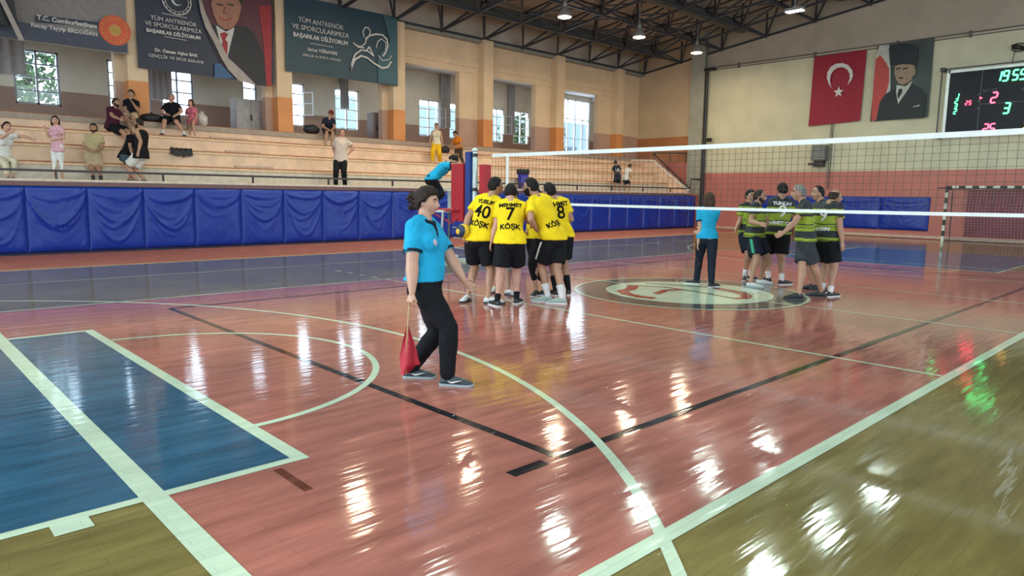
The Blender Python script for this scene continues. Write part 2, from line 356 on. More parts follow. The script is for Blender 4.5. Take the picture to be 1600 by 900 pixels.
# windows of the gallery
FRM = mat('window_frame_grey', (.30, .33, .38), .5); FRW = mat('window_frame_white', (.75, .78, .82), .5)
GL = bpy.data.materials.new('window_glass'); GL.use_nodes = True; _n = GL.node_tree; _b = _n.nodes['Principled BSDF']
_n.nodes.remove(_b); _t = _n.nodes.new('ShaderNodeBsdfTransparent'); _t.inputs[0].default_value = (.93, .97, 1, 1); _g = _n.nodes.new('ShaderNodeBsdfGlossy'); _g.inputs['Roughness'].default_value = .02
_mx = _n.nodes.new('ShaderNodeMixShader'); _mx.inputs[0].default_value = .06; _n.links.new(_t.outputs[0], _mx.inputs[1]); _n.links.new(_g.outputs[0], _mx.inputs[2])
_n.links.new(_mx.outputs[0], _n.nodes['Material Output'].inputs['Surface'])
def window(n, a, b, z0, z1, fr, cols=2, rows=4, leaf=None, name='window'):
    m = MB(); w_ = .06; y0, y1 = YO+.04, YO+.12
    m.box(a, b, y0, y1, z0, z0+w_); m.box(a, b, y0, y1, z1-w_, z1); m.box(a, a+w_, y0, y1, z0, z1); m.box(b-w_, b, y0, y1, z0, z1)
    for c in range(1, cols): xx = a+(b-a)*c/cols; m.box(xx-.03, xx+.03, y0, y1, z0, z1)
    for r in range(1, rows): zz = z0+(z1-z0)*r/rows; m.box(a, b, y0+.01, y1-.01, zz-.022, zz+.022)
    o = struct('%s_%d' % (name, n), m, fr)
    g = MB(); g.box(a+.01, b-.01, YO+.075, YO+.083, z0+.01, z1-.01); q = build('window_pane', g, GL, o)
    return o
for i, (a, b) in enumerate(WINS):
    o = window(i+1, a, b, WZ0, WZ1, FRM if i in (0, 1, 2, 3, 4) else FRW, cols=1 if b-a < .7 else 2)
    if i in (5, 7, 9, 10):                                               # casement leaf standing open into the gallery
        m = MB(); ax = b-.04 if i != 7 else a+(b-a)*.86; L_ = .42
        d = Vector((.50, -.86, 0)) if i in (5, ) else Vector((.92, -.38, 0)); p0 = Vector((ax, YO-.02, 0))
        for z in (4.55, 5.0, 5.42): m.bar(p0+UP*z, p0+d*L_+UP*z, .035)
        for s_ in (0, 1): m.bar(p0+d*L_*s_+UP*4.55, p0+d*L_*s_+UP*5.42, .04)
        build('casement', m, FRW, o)
o = window(12, 18.30, 20.72, 3.6, 6.76, FRW, cols=4, rows=3, name='door')
m = MB()
for k in range(19): m.box(18.36+k*.13, 18.375+k*.13, YO+.0, YO+.02, 3.62, 6.7)
build('security_grille', m, FRM, o)
# end wall
we = MB(); we.box(22, 22.25, -15, 13.42, 0, 12.0); struct('wall_end', we, W_END)
we = MB(); we.box(22, 22.25, 14.2, 20.25, 0, 12.0); struct('wall_end_upper', we, W_ENDU)
p = MB(); p.box(21.72, 22.25, 13.42, 14.2, 0, 12); o = struct('pillar', p, W_PILL)
def roofz(y): return 8.15+.135*(17.3-abs(y))
ce = MB()
for s in (1, -1):
    ce.add([(-24, s*18.1, roofz(18.1)+1.12), (22.2, s*18.1, roofz(18.1)+1.12), (22.2, 0, roofz(0)+1.12), (-24, 0, roofz(0)+1.12)], [(0, 1, 2, 3)])
    ce.add([(-24, s*18.1, roofz(18.1)+1.22), (22.2, s*18.1, roofz(18.1)+1.22), (22.2, 0, roofz(0)+1.22), (-24, 0, roofz(0)+1.22)], [(3, 2, 1, 0)])
struct('ceiling', ce, W_CEIL)
# wall above the arcade up to the roof
wa = MB(); wa.box(-18, 22, 17.7, 18.0, 8.1, 9.4); struct('wall_left_upper', wa, mat('wall_upper_taupe', (.56, .47, .40), .7, vscale=1.5))
# ---- roof space frame
STEEL = mat('steel_dark_blue', (.030, .034, .045), .45, var=.2); STEELB = mat('steel_beam_grey', (.12, .125, .115), .55)
bx = [21.95-2.3*i for i in range(13)]; by = [17.28-2.3*j for j in range(12)]
for j, y in enumerate(by):
    m = MB(); z = roofz(y)
    for i, x in enumerate(bx):
        if i < len(bx)-1: m.bar((x, y, z), (bx[i+1], y, z), .075)
        if j < len(by)-1: m.bar((x, y, z), (x, by[j+1], roofz(by[j+1])), .085)
        for sx_ in (-1, 1):
            for sy_ in (-1, 1):
                tx, ty = x+1.15*sx_, y+1.15*sy_
                if tx > 22 or ty > 17.4: continue
                m.bar((x, y, z), (tx, ty, roofz(ty)+.92), .075)
        m.bar((x, y, z), (x, y, z+1.05), .06)
        m.sph((x, y, z), .09, 8)
        if i < len(bx)-1 and j < len(by)-1:
            zt = roofz(y-1.15)+.92; zt2 = roofz(y-3.45)+.92
            m.bar((x-1.15, y-1.15, zt), (x-3.45, y-3.45, zt2), .045); m.bar((x-1.15, y-1.15, zt), (x+1.15, y-3.45, zt2), .045) if x < 20 else None
        ty = y-1.15; tx = x-1.15
        m.bar((tx, ty, roofz(ty)+.92), (tx-2.3, ty, roofz(ty)+.92), .06)
        if j < len(by)-1: m.bar((tx, ty, roofz(ty)+.92), (tx, ty-2.3, roofz(ty-2.3)+.92), .06)
    struct('roof_truss', m, STEEL)
for k, y in enumerate((16.1, 11.55, 6.95, 2.35)):
    m = MB(); z = roofz(y)+.50
    m.box(-12, 21.9, y-.16, y+.16, z-.02, z+.04); m.box(-12, 21.9, y-.03, y+.03, z, z+.32); m.box(-12, 21.9, y-.16, y+.16, z+.28, z+.34)
    struct('roof_beam', m, STEELB)

# ---- lamps
def area(name, loc, size, power, col, parent):
    l = bpy.data.lights.new(name, 'AREA'); l.shape = 'DISK'; l.size = size; l.energy = power; l.color = col
    o = bpy.data.objects.new(name, l); COL.objects.link(o); o.location = loc; o.parent = parent; return o
SHADE = mat('lamp_shade_grey', (.30, .30, .29), .4, .3); E_WARM = mat('lamp_lens_warm', (.9, .85, .75), .4, emit=(1, .80, .58), estr=10)
E_COOL = mat('lamp_lens_cool', (.9, .95, .9), .4, emit=(.82, 1, .93), estr=14)
for i, x in enumerate((.7, 5.05, 9.55, 14.05, 18.35)):
    base = Vector((x, 11.8, 8.0))
    t = empty('high_bay_lamp', base, ['', '', 'round warm high-bay lamp, leftmost of the three hanging from the roof', 'round warm high-bay lamp, middle of the three hanging in a row', 'round warm high-bay lamp nearest the corner, above the grey wall column'][i] or
              ('round warm high-bay lamp above the banners, nearer the centre' if i else 'round warm high-bay lamp above the left side of the hall'), 'lamp', 'warm high-bay lamps')
    m = MB(); rs = [(.27, 0), (.275, .04), (.25, .12), (.19, .22), (.10, .30), (.09, .34)]
    m.rings([[Vector((r*cos(2*pi*k/20), r*sin(2*pi*k/20), z)) for k in range(20)] for r, z in rs]); build('lamp_shade', m, SHADE, t, True)
    m = MB(); m.tube([(0, 0, .34), (0, 0, .56)], .075, 14); build('ballast_box', m, SHADE, t, True)
    m = MB(); m.tube([(0, 0, .56), (0, 0, roofz(11.8)-8.0+1.10)], .015, 6); build('suspension_rod', m, SHADE, t)
    m = MB(); m.ell((0, 0, -.005), (.245, 0, 0), (0, .245, 0), (0, 0, .035), 20); build('lamp_lens', m, E_WARM, t, True)
    area('lamp_light', (0, 0, -.06), .46, LAMP_WARM, (1, .78, .52), t)
FL = [(14.5, 5.5), (10.9, 5.8), (7.1, 5.9), (3.9, 6.4), (14.1, 1.4), (9.8, 1.3), (6.5, 1.5), (-.5, 6.0), (-5, 6.0), (2.2, 1.4), (-2.5, 1.4), (-9.5, 6.0), (-7, 1.4), (-9.5, -3)]  # the last three are out of view, added to brighten the left side
for i, (x, y) in enumerate(FL):
    t = empty('floodlight', (x, y, 8.0), 'white rectangular floodlight glowing under the roof in front of the end wall' if i == 0 else
              'white rectangular floodlight under the roof, seen as a floor glare spot or unseen, some added', 'lamp', 'white roof floodlights')
    m = MB(); m.box(-.13, .13, -.30, .30, .02, .12); m.box(-.05, .05, -.05, .05, .12, .2); build('lamp_housing', m, SHADE, t)
    m = MB(); m.tube([(0, 0, .2), (0, 0, roofz(y)-8.0+1.10)], .015, 6); build('suspension_rod', m, SHADE, t)
    m = MB(); m.box(-.12, .12, -.29, .29, 0, .025); build('lamp_lens', m, E_COOL, t)
    l = area('lamp_light', (0, 0, -.03), .3, LAMP_COOL, (.78, 1, .88), t); l.data.shape = 'RECTANGLE'; l.data.size = .24; l.data.size_y = .58

# ================================================================== GRANDSTAND
STEPC = mat('step_plaster', (.74, .52, .37), .55, var=.14, vscale=2.2, stretch=(1, 1, 1)); STEPW = mat('step_face_front', (.55, .50, .42), .6, var=.15)
EDGE = mat('step_edge_wood', (.36, .13, .06), .5, var=.25); EDGEL = mat('step_edge_light', (.72, .50, .30), .5)
BX1 = 20.6
tiers = [(14.6, 2.22), (15.4, 2.70), (16.2, 3.15), (17.0, TOPF)]
WALKZ = 1.72
def part(name, mb, m, t, smooth=False): return build(name, mb, m, t, smooth, t.location)
gs = empty('stand_walkway', (2, 14, 0), 'raised walkway with pale coping along the foot of the stand, above the blue pads', 'walkway')
m = MB(); m.box(-18, 20.55, 13.37, 14.6, 0, WALKZ); part('walkway_slab', m, STEPC, gs)
m = MB(); m.box(-18, 20.8, 13.33, 13.52, WALKZ, WALKZ+.055); part('coping', m, mat('coping_pale', (.66, .56, .45), .5), gs)
m = MB(); m.box(-18, 20.8, 13.30, 13.365, 1.62, WALKZ); part('coping_trim', m, mat('coping_plum', (.16, .08, .09), .5), gs)
nm = ['lowest', 'second lowest', 'third', 'topmost']
zprev = WALKZ
for i, (y, z) in enumerate(tiers):
    m = MB(); y1 = tiers[i+1][0] if i < 3 else 17.19
    gs = empty('seating_row', (2, y, 0), '%s of the four long pale seating steps of the stand, with brown wooden edge' % nm[i], 'bleacher row', 'seating rows of the stand')
    m.box(-18, 20.55, y+.002, y1-.002, 0, z); part('seating_step', m, STEPW if i == 0 else STEPC, gs)
    m = MB(); m.box(-18, 20.55, y-.03, y+.12, z-.016, z+.016); part('step_edge', m, EDGE, gs)
    m = MB(); m.box(-18, 20.55, y-.026, y+.001, z-.075, z-.017); part('step_edge', m, EDGEL, gs)
    zprev = z
# sloping end wall of the stand with the stair beyond
WHP = mat('painted_white', (.78, .74, .66), .5)
sl = empty('stair_parapet', (20.9, 13.4, 1.7), 'sloping pale parapet closing the right end of the stand beside the stair', 'parapet')
poly = [(20.62, 13.40, WALKZ+.02), (20.62, 17.1, WALKZ+.02), (20.62, 17.1, 3.45), (20.62, 15.55, 3.40), (20.62, 13.40, 1.86)]
m = MB(); m.prism(poly, (1, 0, 0), .14); part('parapet_wall', m, STEPC, sl)
m = MB(); m.bar((20.69, 13.36, 1.86), (20.69, 15.55, 3.42), .20, .06); m.bar((20.69, 15.55, 3.42), (20.69, 17.1, 3.47), .20, .06); part('parapet_coping', m, WHP, sl)
RAIL = mat('rail_dark', (.030, .020, .022), .4)
hr = empty('stair_handrail', (20.7, 13.4, 1.8), 'dark steel handrail sloping down the right end of the stand', 'handrail')
m = MB(); m.tube([(20.69, 13.32, 1.98), (20.69, 15.6, 3.78), (20.69, 15.6, 3.42)], .04, 8); part('rail', m, RAIL, hr)
for y, z in ((13.9, 1.78), (14.7, 2.35)):
    m = MB(); m.tube([(20.69, y, z+.25), (20.69, y, z+.68)], .02, 8); part('post', m, RAIL, hr)
hr = empty('gallery_handrail', (21.4, 14.6, 3.3), 'short level dark handrail at the stair head in front of the end wall', 'handrail')
m = MB(); m.tube([(20.8, 15.6, 3.82), (21.95, 14.4, 3.82)], .035, 8); part('rail', m, RAIL, hr)
for k in (0.02, .5, .98):
    m = MB(); m.tube([(20.8+1.15*k, 15.6-1.2*k, 3.3), (20.8+1.15*k, 15.6-1.2*k, 3.82)], .02, 8); part('post', m, RAIL, hr)
REDP = mat('painted_red_wall', (.46, .13, .11), .55)
st = empty('stairway', (21.4, 14.2, 0), 'red painted stair rising behind the right end of the stand', 'stair')
for k in range(10):
    m = MB(); m.box(20.8, 21.70, 13.55+.24*k, 13.55+.24*(k+1) if k < 9 else 17.2, 0, 1.40+.20*k); part('stair_step', m, REDP, st)
m = MB(); m.box(20.85, 21.65, 13.40, 13.54, 0, 1.70); part('stair_side', m, REDP, st)
hr = empty('wall_handrail', (21.5, 13.6, 2.2), 'lower short dark handrail beside the grey wall column', 'handrail')
m = MB(); m.tube([(21.2, 13.6, 2.45), (21.95, 13.35, 2.45)], .035, 8); part('rail', m, RAIL, hr)
m = MB(); m.tube([(21.2, 13.6, 1.5), (21.2, 13.6, 2.45)], .02, 8); part('post', m, RAIL, hr)
# guard rail along the walkway
gr = empty('guard_rail', (2, 13.5, WALKZ), 'long low dark guard rail running above the blue wall pads', 'railing')
m = MB(); m.box(-18, 20.6, 13.42, 13.47, 1.945, 2.0); part('rail', m, RAIL, gr)
for px in (88, 255, 395, 513, 613, 902, 956, 1005, 1048):
    X = aty(px, 280, 13.45).x; m = MB(); m.box(X-.022, X+.022, 13.42, 13.47, WALKZ+.05, 1.95); part('post', m, RAIL, gr)
for X in (-9.4, -12, 6.6, 9.9-.9):
    m = MB(); m.box(X-.022, X+.022, 13.42, 13.47, WALKZ+.05, 1.95); part('post', m, RAIL, gr)

# ---- blue wall pads
VINYL = mat('vinyl_blue', (.006, .033, .30), .30, var=.06, vscale=2, bump=.05, bscale=30, spec=.38)
def pad(X0, X1, z0, z1, y, seed, amp=.028, normal=(0, -1), th=.10, nu=44, nv=34):
    rnd = random.Random(seed); folds = []
    for k in range(rnd.randint(6, 9)):
        folds.append((rnd.uniform(.10, .85) if k else .12, rnd.uniform(.6, 1.4)*amp, rnd.uniform(.012, .024), rnd.uniform(-.25, .25), rnd.choice((0, 0, 1, 2))))
    m = MB(); vs = []; q = seed*3.1
    for j in range(nv+1):
        v = j/nv                                    # 0 at top
        for i in range(nu+1):
            u = i/nu; d = 0
            for dep, a, wd, sk, side in folds:
                s = max(0, 1-(2*u-1+sk*(1-abs(2*u-1)))**2)**.75
                c = dep*s; fade = 1 if side == 0 else (max(0, 1-u*1.3) if side == 1 else max(0, 1-(1-u)*1.3))
                fade *= min(1, 3*max(0.15, 1-abs(2*u-1)))
                d += a*fade*exp(-((v-c-.03)/wd)**2)
            d += .012*noise.noise(Vector((u*3+q, v*2.5, q)))+.006*noise.noise(Vector((u*9+q, v*14+6*abs(2*u-1), q)))+.022*(1-(2*u-1)**2)*(1-abs(2*v-1)**6)
            e = min(u, 1-u)*14; ed = min(1, e); ev = min(1, min(v, 1-v)*16)
            d = (d+th-.055)*(ed**.5)*(.35+.65*ev**.5)
            vs.append((u, v, d))
    P = lambda u, v, d: (X0+(X1-X0)*u, y-d, z1+(z0-z1)*v)
    vs = [P(*t) for t in vs]
    fs = [(j*(nu+1)+i, (j+1)*(nu+1)+i, (j+1)*(nu+1)+i+1, j*(nu+1)+i+1) for j in range(nv) for i in range(nu)]
    m.add(vs, fs)
    m.add([(X0, y, z1), (X1, y, z1), (X1, y, z0), (X0, y, z0)], [(0, 1, 2, 3)])
    k = len(vs)
    top = list(range(nu+1)); bot = [nv*(nu+1)+i for i in range(nu+1)]; lf = [j*(nu+1) for j in range(nv+1)]; rg = [j*(nu+1)+nu for j in range(nv+1)]
    m.f += [[k+1, k]+top, [k+3, k+2]+bot[::-1], [k, k+3]+lf[::-1], [k+2, k+1]+rg]; m.m += [0]*4
    return m
ordw = ['first', 'second', 'third', 'fourth', 'fifth', 'sixth', 'seventh', 'eighth', 'ninth', 'tenth', 'eleventh', 'twelfth', 'thirteenth', 'fourteenth', 'fifteenth', 'sixteenth', 'seventeenth', 'eighteenth', 'nineteenth', 'twentieth', 'twenty-first', 'twenty-second', 'twenty-third', 'twenty-fourth']
for i in range(-1, 23):
    X0 = -7.02+1.258*(i); X1 = min(X0+1.25, 21.2)
    if X0 > 21: break
    o = build('wall_pad', pad(X0, X1, .06, 1.60, 13.33, 11+i), VINYL, None, True, (X0, 13.33, .06))
    lab = 'blue vinyl wall pad with hanging folds, cut by the left edge of the photo' if i == -1 else \
        'blue vinyl wall pad with hanging folds below the stand, %s from the left' % ordw[i+1]
    tag(o, lab, 'wall pad', 'blue wall pads under the stand')
bw = MB(); bw.box(-18, 21.3, 13.335, 13.368, 0, 1.61); struct('trim_21', bw, mat('backing_navy', (.01, .015, .05), .7))
# pads on the end wall
def rotpad(Y0, Y1, z0, z1, seed):
    m = pad(0, Y0-Y1, z0, z1, 0, seed, .015, nu=60); m.v = [(21.97+(y), Y0-x, z) for x, y, z in m.v]; return m
yy = [6.9+1.9*2, 8.7, 6.75, 4.75, 2.85]
yy = [10.6, 8.65, 6.7, 4.75, 2.85]
for k in range(4):
    o = build('wall_pad', rotpad(yy[k], yy[k+1]+.012, .30, 1.68, 80+k), VINYL, None, True, (21.97, yy[k+1], .3))
    tag(o, 'blue vinyl wall pad on the red end wall, ' + ['leftmost of four', 'second of four', 'third of four', 'rightmost, next to the goal'][k], 'wall pad', 'blue pads on the end wall')
bb = MB(); bb.box(21.93, 22.0, -15, 13.4, 0, .11); struct('baseboard_end', bb, mat('skirting_pale', (.55, .42, .32), .6))

# ================================================================== BANNERS AND FLAGS
def cloth(X0, X1, z0, z1, y, wob=.03, nu=40, nv=24, sag=0., org=None, vertical=None, seed=0, th=.006):
    """hanging sheet in the plane y, closed with a thin back"""
    m = MB(); pts = []
    for j in range(nv+1):
        for i in range(nu+1):
            u = i/nu; v = j/nv
            d = wob*noise.noise(Vector((u*4+seed, v*1.5, seed)))+wob*.5*sin(u*17+v*5+seed)*v
            x = X0+(X1-X0)*u; z = z1+(z0-z1)*v-sag*(1-(2*u-1)**2)*v*.5
            pts.append((x, y+d, z))
    f = [(j*(nu+1)+i, (j+1)*(nu+1)+i, (j+1)*(nu+1)+i+1, j*(nu+1)+i+1) for j in range(nv) for i in range(nu)]
    m.add(pts, f); m.add([(a, b+th, c) for a, b, c in pts], [q[::-1] for q in f])
    return m
BAN_Y = 17.10
NAVY = mat('banner_navy', (.022, .030, .055), .55, var=.15, vscale=1.5); TEAL = mat('banner_teal', (.04, .11, .14), .55); TEALD = mat('banner_teal_dark', (.018, .05, .075), .5)
BWHITE = mat('banner_white', (.55, .55, .55), .6); BGREY = mat('banner_grey', (.23, .21, .21), .6, var=.1); BREDORG = mat('banner_seal_red', (.60, .10, .035), .5)
BGOLD = mat('banner_gold', (.50, .30, .06), .5); BINK = mat('banner_slate', (.05, .06, .10), .55); BSK = mat('banner_skin', (.34, .16, .11), .6); BRED = mat('banner_red', (.30, .025, .035), .6)
BBLACK = mat('banner_black', (.012, .013, .018), .5); BSUIT = mat('banner_suit', (.020, .022, .030), .6); BBLUE = mat('banner_blue', (.02, .09, .22), .5)
BSILV = mat('banner_silver_ribbon', (.33, .29, .27), .45); BHAIR = mat('banner_hair', (.035, .028, .025), .6); BBURG = mat('banner_burgundy', (.10, .03, .045), .6)
def poly2(name, pts, m, parent, y=BAN_Y, off=.02, th=.004):
    """flat printed shape on a banner, given by X, z corners"""
    b = MB(); b.prism([(x, y-off, z) for x, z in pts], (0, 1, 0), th); return build(name, b, m, parent, False, parent.location if parent.type == 'EMPTY' else parent.location)
def px2(px, py, y=BAN_Y): p = aty(px, py, y); return (p.x, p.z)
def ringpts(cx, cz, rx, rz, n=28): return [(cx+rx*cos(2*pi*k/n), cz+rz*sin(2*pi*k/n)) for k in range(n)]
def bstroke(name, pts, w_, m, parent, y=BAN_Y, off=.026):
    b = MB(); P = [Vector((x, y-off, z)) for x, z in pts]
    for i, (a, c) in enumerate(zip(P, P[1:])): b.prism([v-Vector((0, .0006*i, 0)) for v in _quad(a, c, w_)], (0, 1, 0), .004)
    return build(name, b, m, parent, False, parent.location)
def _quad(a, c, w_):
    d = (c-a).normalized(); n = Vector((-d.z, 0, d.x))*w_/2; e = d*w_*.25
    return [a-e-n, c+e-n, c+e+n, a-e+n]
def text_w(s):
    me = text_mesh(s, 1); xs = [v.co.x for v in me.vertices]; return max(xs)-min(xs)
# banner 3 : two-tone with the running figure
t = empty('banner', (1.25, BAN_Y, 5.6), 'dark teal banner with a white line-drawn running figure', 'banner')
m = cloth(1.28, 5.86, 5.66, 8.22, BAN_Y, seed=3); part('sheet', m, TEALD, t, True)
poly2('print_panel', [px2(*p) for p in ((583, 133), (616, 137), (617, 30), (600, 26), (560, 100), (583, 133))][:0] or [(4.95, 5.70), (5.84, 5.70), (5.84, 8.15), (5.2, 8.18), (5.5, 7.3), (4.95, 6.6)], TEAL, t, off=.035)
def bt(s, px, py, wpx, m, t, y=BAN_Y, bold=.0, align='CENTER', tilt=0., spacing=1.):
    p = aty(px, py, y); size = (aty(px+wpx/2, py, y).x-aty(px-wpx/2, py, y).x)/text_w(s)
    return flat_text('lettering', s, size, (p.x, y-.05, p.z), (cos(tilt), 0, sin(tilt)), (-sin(tilt), 0, cos(tilt)), m, t, bold, t.location, align, .003, spacing)
bt('TÜM ANTRENÖR', 501, 37.5, 70, BWHITE, t); bt('VE SPORCULARIMIZA', 501, 49, 88, BWHITE, t); bt('BAŞARILAR DİLİYORUM', 501, 61.5, 84, BWHITE, t, bold=.006)
bt('Serhat TIĞRATEPE', 503, 81, 46, BWHITE, t, bold=.003); bt('GENÇLİK VE SPOR İL MÜDÜRÜ', 502, 90.5, 60, BWHITE, t)
bstroke('lettering', [px2(484, 68), px2(519, 74)], .02, BWHITE, t, off=.05)
z6 = lambda L: [px2(430+x/6, y/6) for x, y in L]
for L, w_ in (([(825, 345), (815, 300), (835, 260), (865, 262), (885, 295), (875, 340), (850, 365), (835, 410), (800, 440), (760, 430), (725, 405)], .045),
              ([(840, 365), (880, 335), (940, 322), (1000, 330), (1040, 370), (1050, 430), (1030, 490), (1005, 525)], .06),
              ([(1005, 525), (1030, 480), (1030, 400), (990, 365), (955, 390), (940, 450)], .035),
              ([(700, 655), (715, 580), (745, 510), (800, 470), (860, 480), (915, 525), (875, 440), (850, 475)], .055),
              ([(700, 655), (740, 560), (800, 525), (860, 545), (920, 595), (1000, 640), (1050, 630), (1080, 580)], .065),
              ([(960, 520), (1000, 570), (1060, 560), (1085, 525)], .03), ([(725, 405), (770, 445), (830, 450)], .04)):
    bstroke('running_figure', z6(L), w_, BWHITE, t, off=.05)
# banner 2 : portrait banner
t = empty('banner', (-3.3, BAN_Y, 5.1), 'navy banner with white lettering and a printed smiling man in a suit', 'banner')
m = cloth(-3.38, .86, 5.16, 8.22, BAN_Y, seed=5); part('sheet', m, NAVY, t, True)
z643 = lambda L: [px2(210+x/6.43, y/6.43) for x, y in L]
poly2('printed_backdrop', z643([(640, 0), (1370, 0), (1370, 870), (1190, 855), (1000, 780), (870, 640), (760, 430), (690, 200)]), BBURG, t, off=.035)
poly2('printed_suit', z643([(815, 250), (700, 260), (760, 430), (870, 620), (1000, 780), (1200, 850), (1330, 862), (1300, 560), (1200, 330), (1100, 260), (1000, 265), (930, 300)]), BSUIT, t, off=.045)
poly2('printed_flag', z643([(1240, 60), (1370, 60), (1372, 868), (1320, 862), (1290, 430)]), BRED, t, off=.052)
poly2('printed_shirt', z643([(812, 255), (850, 410), (900, 520), (930, 570), (1000, 280), (910, 320)]), BWHITE, t, off=.056)
poly2('printed_tie', z643([(850, 340), (880, 420), (862, 470), (925, 560), (930, 430), (905, 400), (935, 345), (895, 325)]), BRED, t, off=.066)
fc = [(770+0, -60), (762, 60), (790, 160), (830, 250), (900, 300), (980, 290), (1035, 210), (1060, 110), (1075, 0), (1060, -80), (1000, -150), (880, -170), (800, -120)]
poly2('printed_face', z643(fc), BSK, t, off=.070)
poly2('printed_hair', z643([(765, -30), (800, -60), (900, -110), (1010, -80), (1060, 60), (1100, -20), (1090, -150), (980, -230), (850, -220), (770, -150)]), BHAIR, t, off=.078)
for cx in (850, 960): poly2('printed_eye', z643([(cx-35, 36), (cx+30, 50), (cx+35, 68), (cx-30, 54)]), BHAIR, t, off=.078)
bstroke('printed_mouth', z643([(845, 178), (880, 205), (930, 205), (965, 190)]), .03, BRED, t, off=.078)
bstroke('printed_nose', z643([(905, 70), (885, 130), (915, 140)]), .025, BBURG, t, off=.078)
b = MB(); LR_ = [z643(L) for L in ([(635, 0), (655, 120), (700, 270), (790, 430), (860, 580), (930, 700), (1040, 815)], [(665, 0), (700, 120), (770, 280), (860, 440), (940, 590), (1070, 710), (1215, 858)])]
b.prism([(x, BAN_Y-.083, z) for x, z in LR_[0]+LR_[1][::-1]], (0, 1, 0), .004); build('printed_ribbon', b, BSILV, t, False, t.location)
poly2('printed_corner', z643([(800, 640), (860, 640), (1000, 790), (940, 790), (800, 785)]), BBLUE, t, off=.050)
for r in (.42, .34): b = MB(); c_ = px2(275, 1); P = ringpts(c_[0], c_[1], r, r, 40); bstroke('printed_seal', P+[P[0]], .03 if r > .4 else .015, BWHITE, t, off=.05)
for k in range(18): c_ = px2(275, 1); a = 2*pi*k/18; poly2('printed_seal', ringpts(c_[0]+.38*cos(a), c_[1]+.38*sin(a), .02, .02, 5), BWHITE, t, off=.05)
poly2('printed_seal', ringpts(c_[0], c_[1], .16, .16, 16), BWHITE, t, off=.05); poly2('printed_seal', ringpts(c_[0]+.04, c_[1], .12, .12, 16), NAVY, t, off=.056)
bt('TÜM ANTRENÖR', 271, 34, 71, BWHITE, t); bt('VE SPORCULARIMIZA', 271, 43.5, 88, BWHITE, t); bt('BAŞARILAR DİLİYORUM', 271, 54, 83, BWHITE, t, bold=.006)
bt('Dr. Osman Aşkın BAK', 275, 83, 66, BWHITE, t, bold=.004); bt('GENÇLİK VE SPOR BAKANI', 275, 92.5, 85, BWHITE, t)
bstroke('lettering', [px2(252, 21), px2(291, 28.5)], .018, BWHITE, t, off=.05); bstroke('lettering', [px2(256, 57.5), px2(291, 63.5)], .018, BWHITE, t, off=.05)
# banner 1 : pale upper, slate foot with red seal
t = empty('banner', (-7.5, BAN_Y, 5.3), 'grey banner with slate-blue foot, white lettering and a round red seal', 'banner')
m = cloth(-8.1, -3.62, 5.50, 8.22, BAN_Y+.02, seed=8); part('sheet', m, BGREY, t, True)
poly2('printed_foot', [(-8.08, 5.52), (-3.66, 5.55), (-3.66, 5.85), (-5.0, 5.9), (-8.08, 6.08)], BINK, t, off=.035)
poly2('printed_bar', [px2(55, 23), px2(160, 36), px2(160, 44), px2(55, 34)], NAVY, t, off=.04)
bt('T.C. Cumhurbaşkanı', 105, 35, 92, BWHITE, t, bold=.006); bt('Recep Tayyip ERDOĞAN', 101, 47, 102, BWHITE, t, bold=.004)
c_ = px2(179, 48); poly2('printed_seal', ringpts(c_[0], c_[1], .42, .42), BREDORG, t, off=.05); poly2('printed_seal', ringpts(c_[0], c_[1], .16, .16, 16), BGOLD, t, off=.058)
for k in range(16): a = 2*pi*k/16; poly2('printed_seal', ringpts(c_[0]+.33*cos(a), c_[1]+.33*sin(a), .025, .025, 5), BGOLD, t, off=.058)
# banner 0 : folded dark one at the edge of the view
t = empty('banner', (-8.2, BAN_Y-.5, 5.6), 'dark folded banner with a silver diagonal band, cut by the left edge of the photo', 'banner')
m = cloth(-8.3, -6.55, 5.75, 8.22, BAN_Y-.5, wob=.05, seed=12); m.v = [(x-max(0, (z-5.75))*.0+(.25*(8.2-z) if x > -7.2 else 0)*.3, y, z) for x, y, z in m.v]; part('sheet', m, BBLACK, t, True)
bstroke('printed_ribbon', [px2(2, 0, BAN_Y-.5), px2(32, 62, BAN_Y-.5)], .12, BSILV, t, y=BAN_Y-.5, off=.1)

# curtains of the gallery
CURT = mat('curtain_grey', (.42, .41, .43), .8, var=.1)
def curtain(x0, x1, z0, z1, lab, folds=6, name='curtain'):
    m = MB(); n = folds*8; pts = []
    for z, amp in ((z1, .03), ((z0+z1)/2, .045), (z0, .06)):
        for i in range(n+1): u = i/n; pts.append((x0+(x1-x0)*u, YO-.12+amp*sin(u*folds*2*pi), z))
    f = [(j*(n+1)+i, (j+1)*(n+1)+i, (j+1)*(n+1)+i+1, j*(n+1)+i+1) for j in range(2) for i in range(n)]
    m.add(pts, f); m.add([(a, b+.015, c) for a, b, c in pts], [q[::-1] for q in f])
    o = build('curtain', m, CURT, None, True, (x0, YO-.12, z0)); tag(o, lab, 'curtain')
curtain(-7.6, -5.75, 4.95, 6.97, 'wide grey curtain over the far left gallery window')
curtain(-2.35, -1.55, 4.62, 6.97, 'grey curtain left of the seated man in the gallery window under the portrait banner', 4)
curtain(4.95, 5.33, 4.95, 6.97, 'narrow grey curtain under the running-figure banner', 3)
curtain(10.08, 10.64, 4.6, 6.97, 'long grey curtain between two windows of the bay right of the banners', 5)
curtain(14.34, 14.76, 4.6, 6.97, 'long grey curtain between two windows of the bay next to the glazed door', 4)
curtain(-3.35, -2.35, 5.05, 6.97, 'short pale grey curtain left of the column between the two left banners', 5)
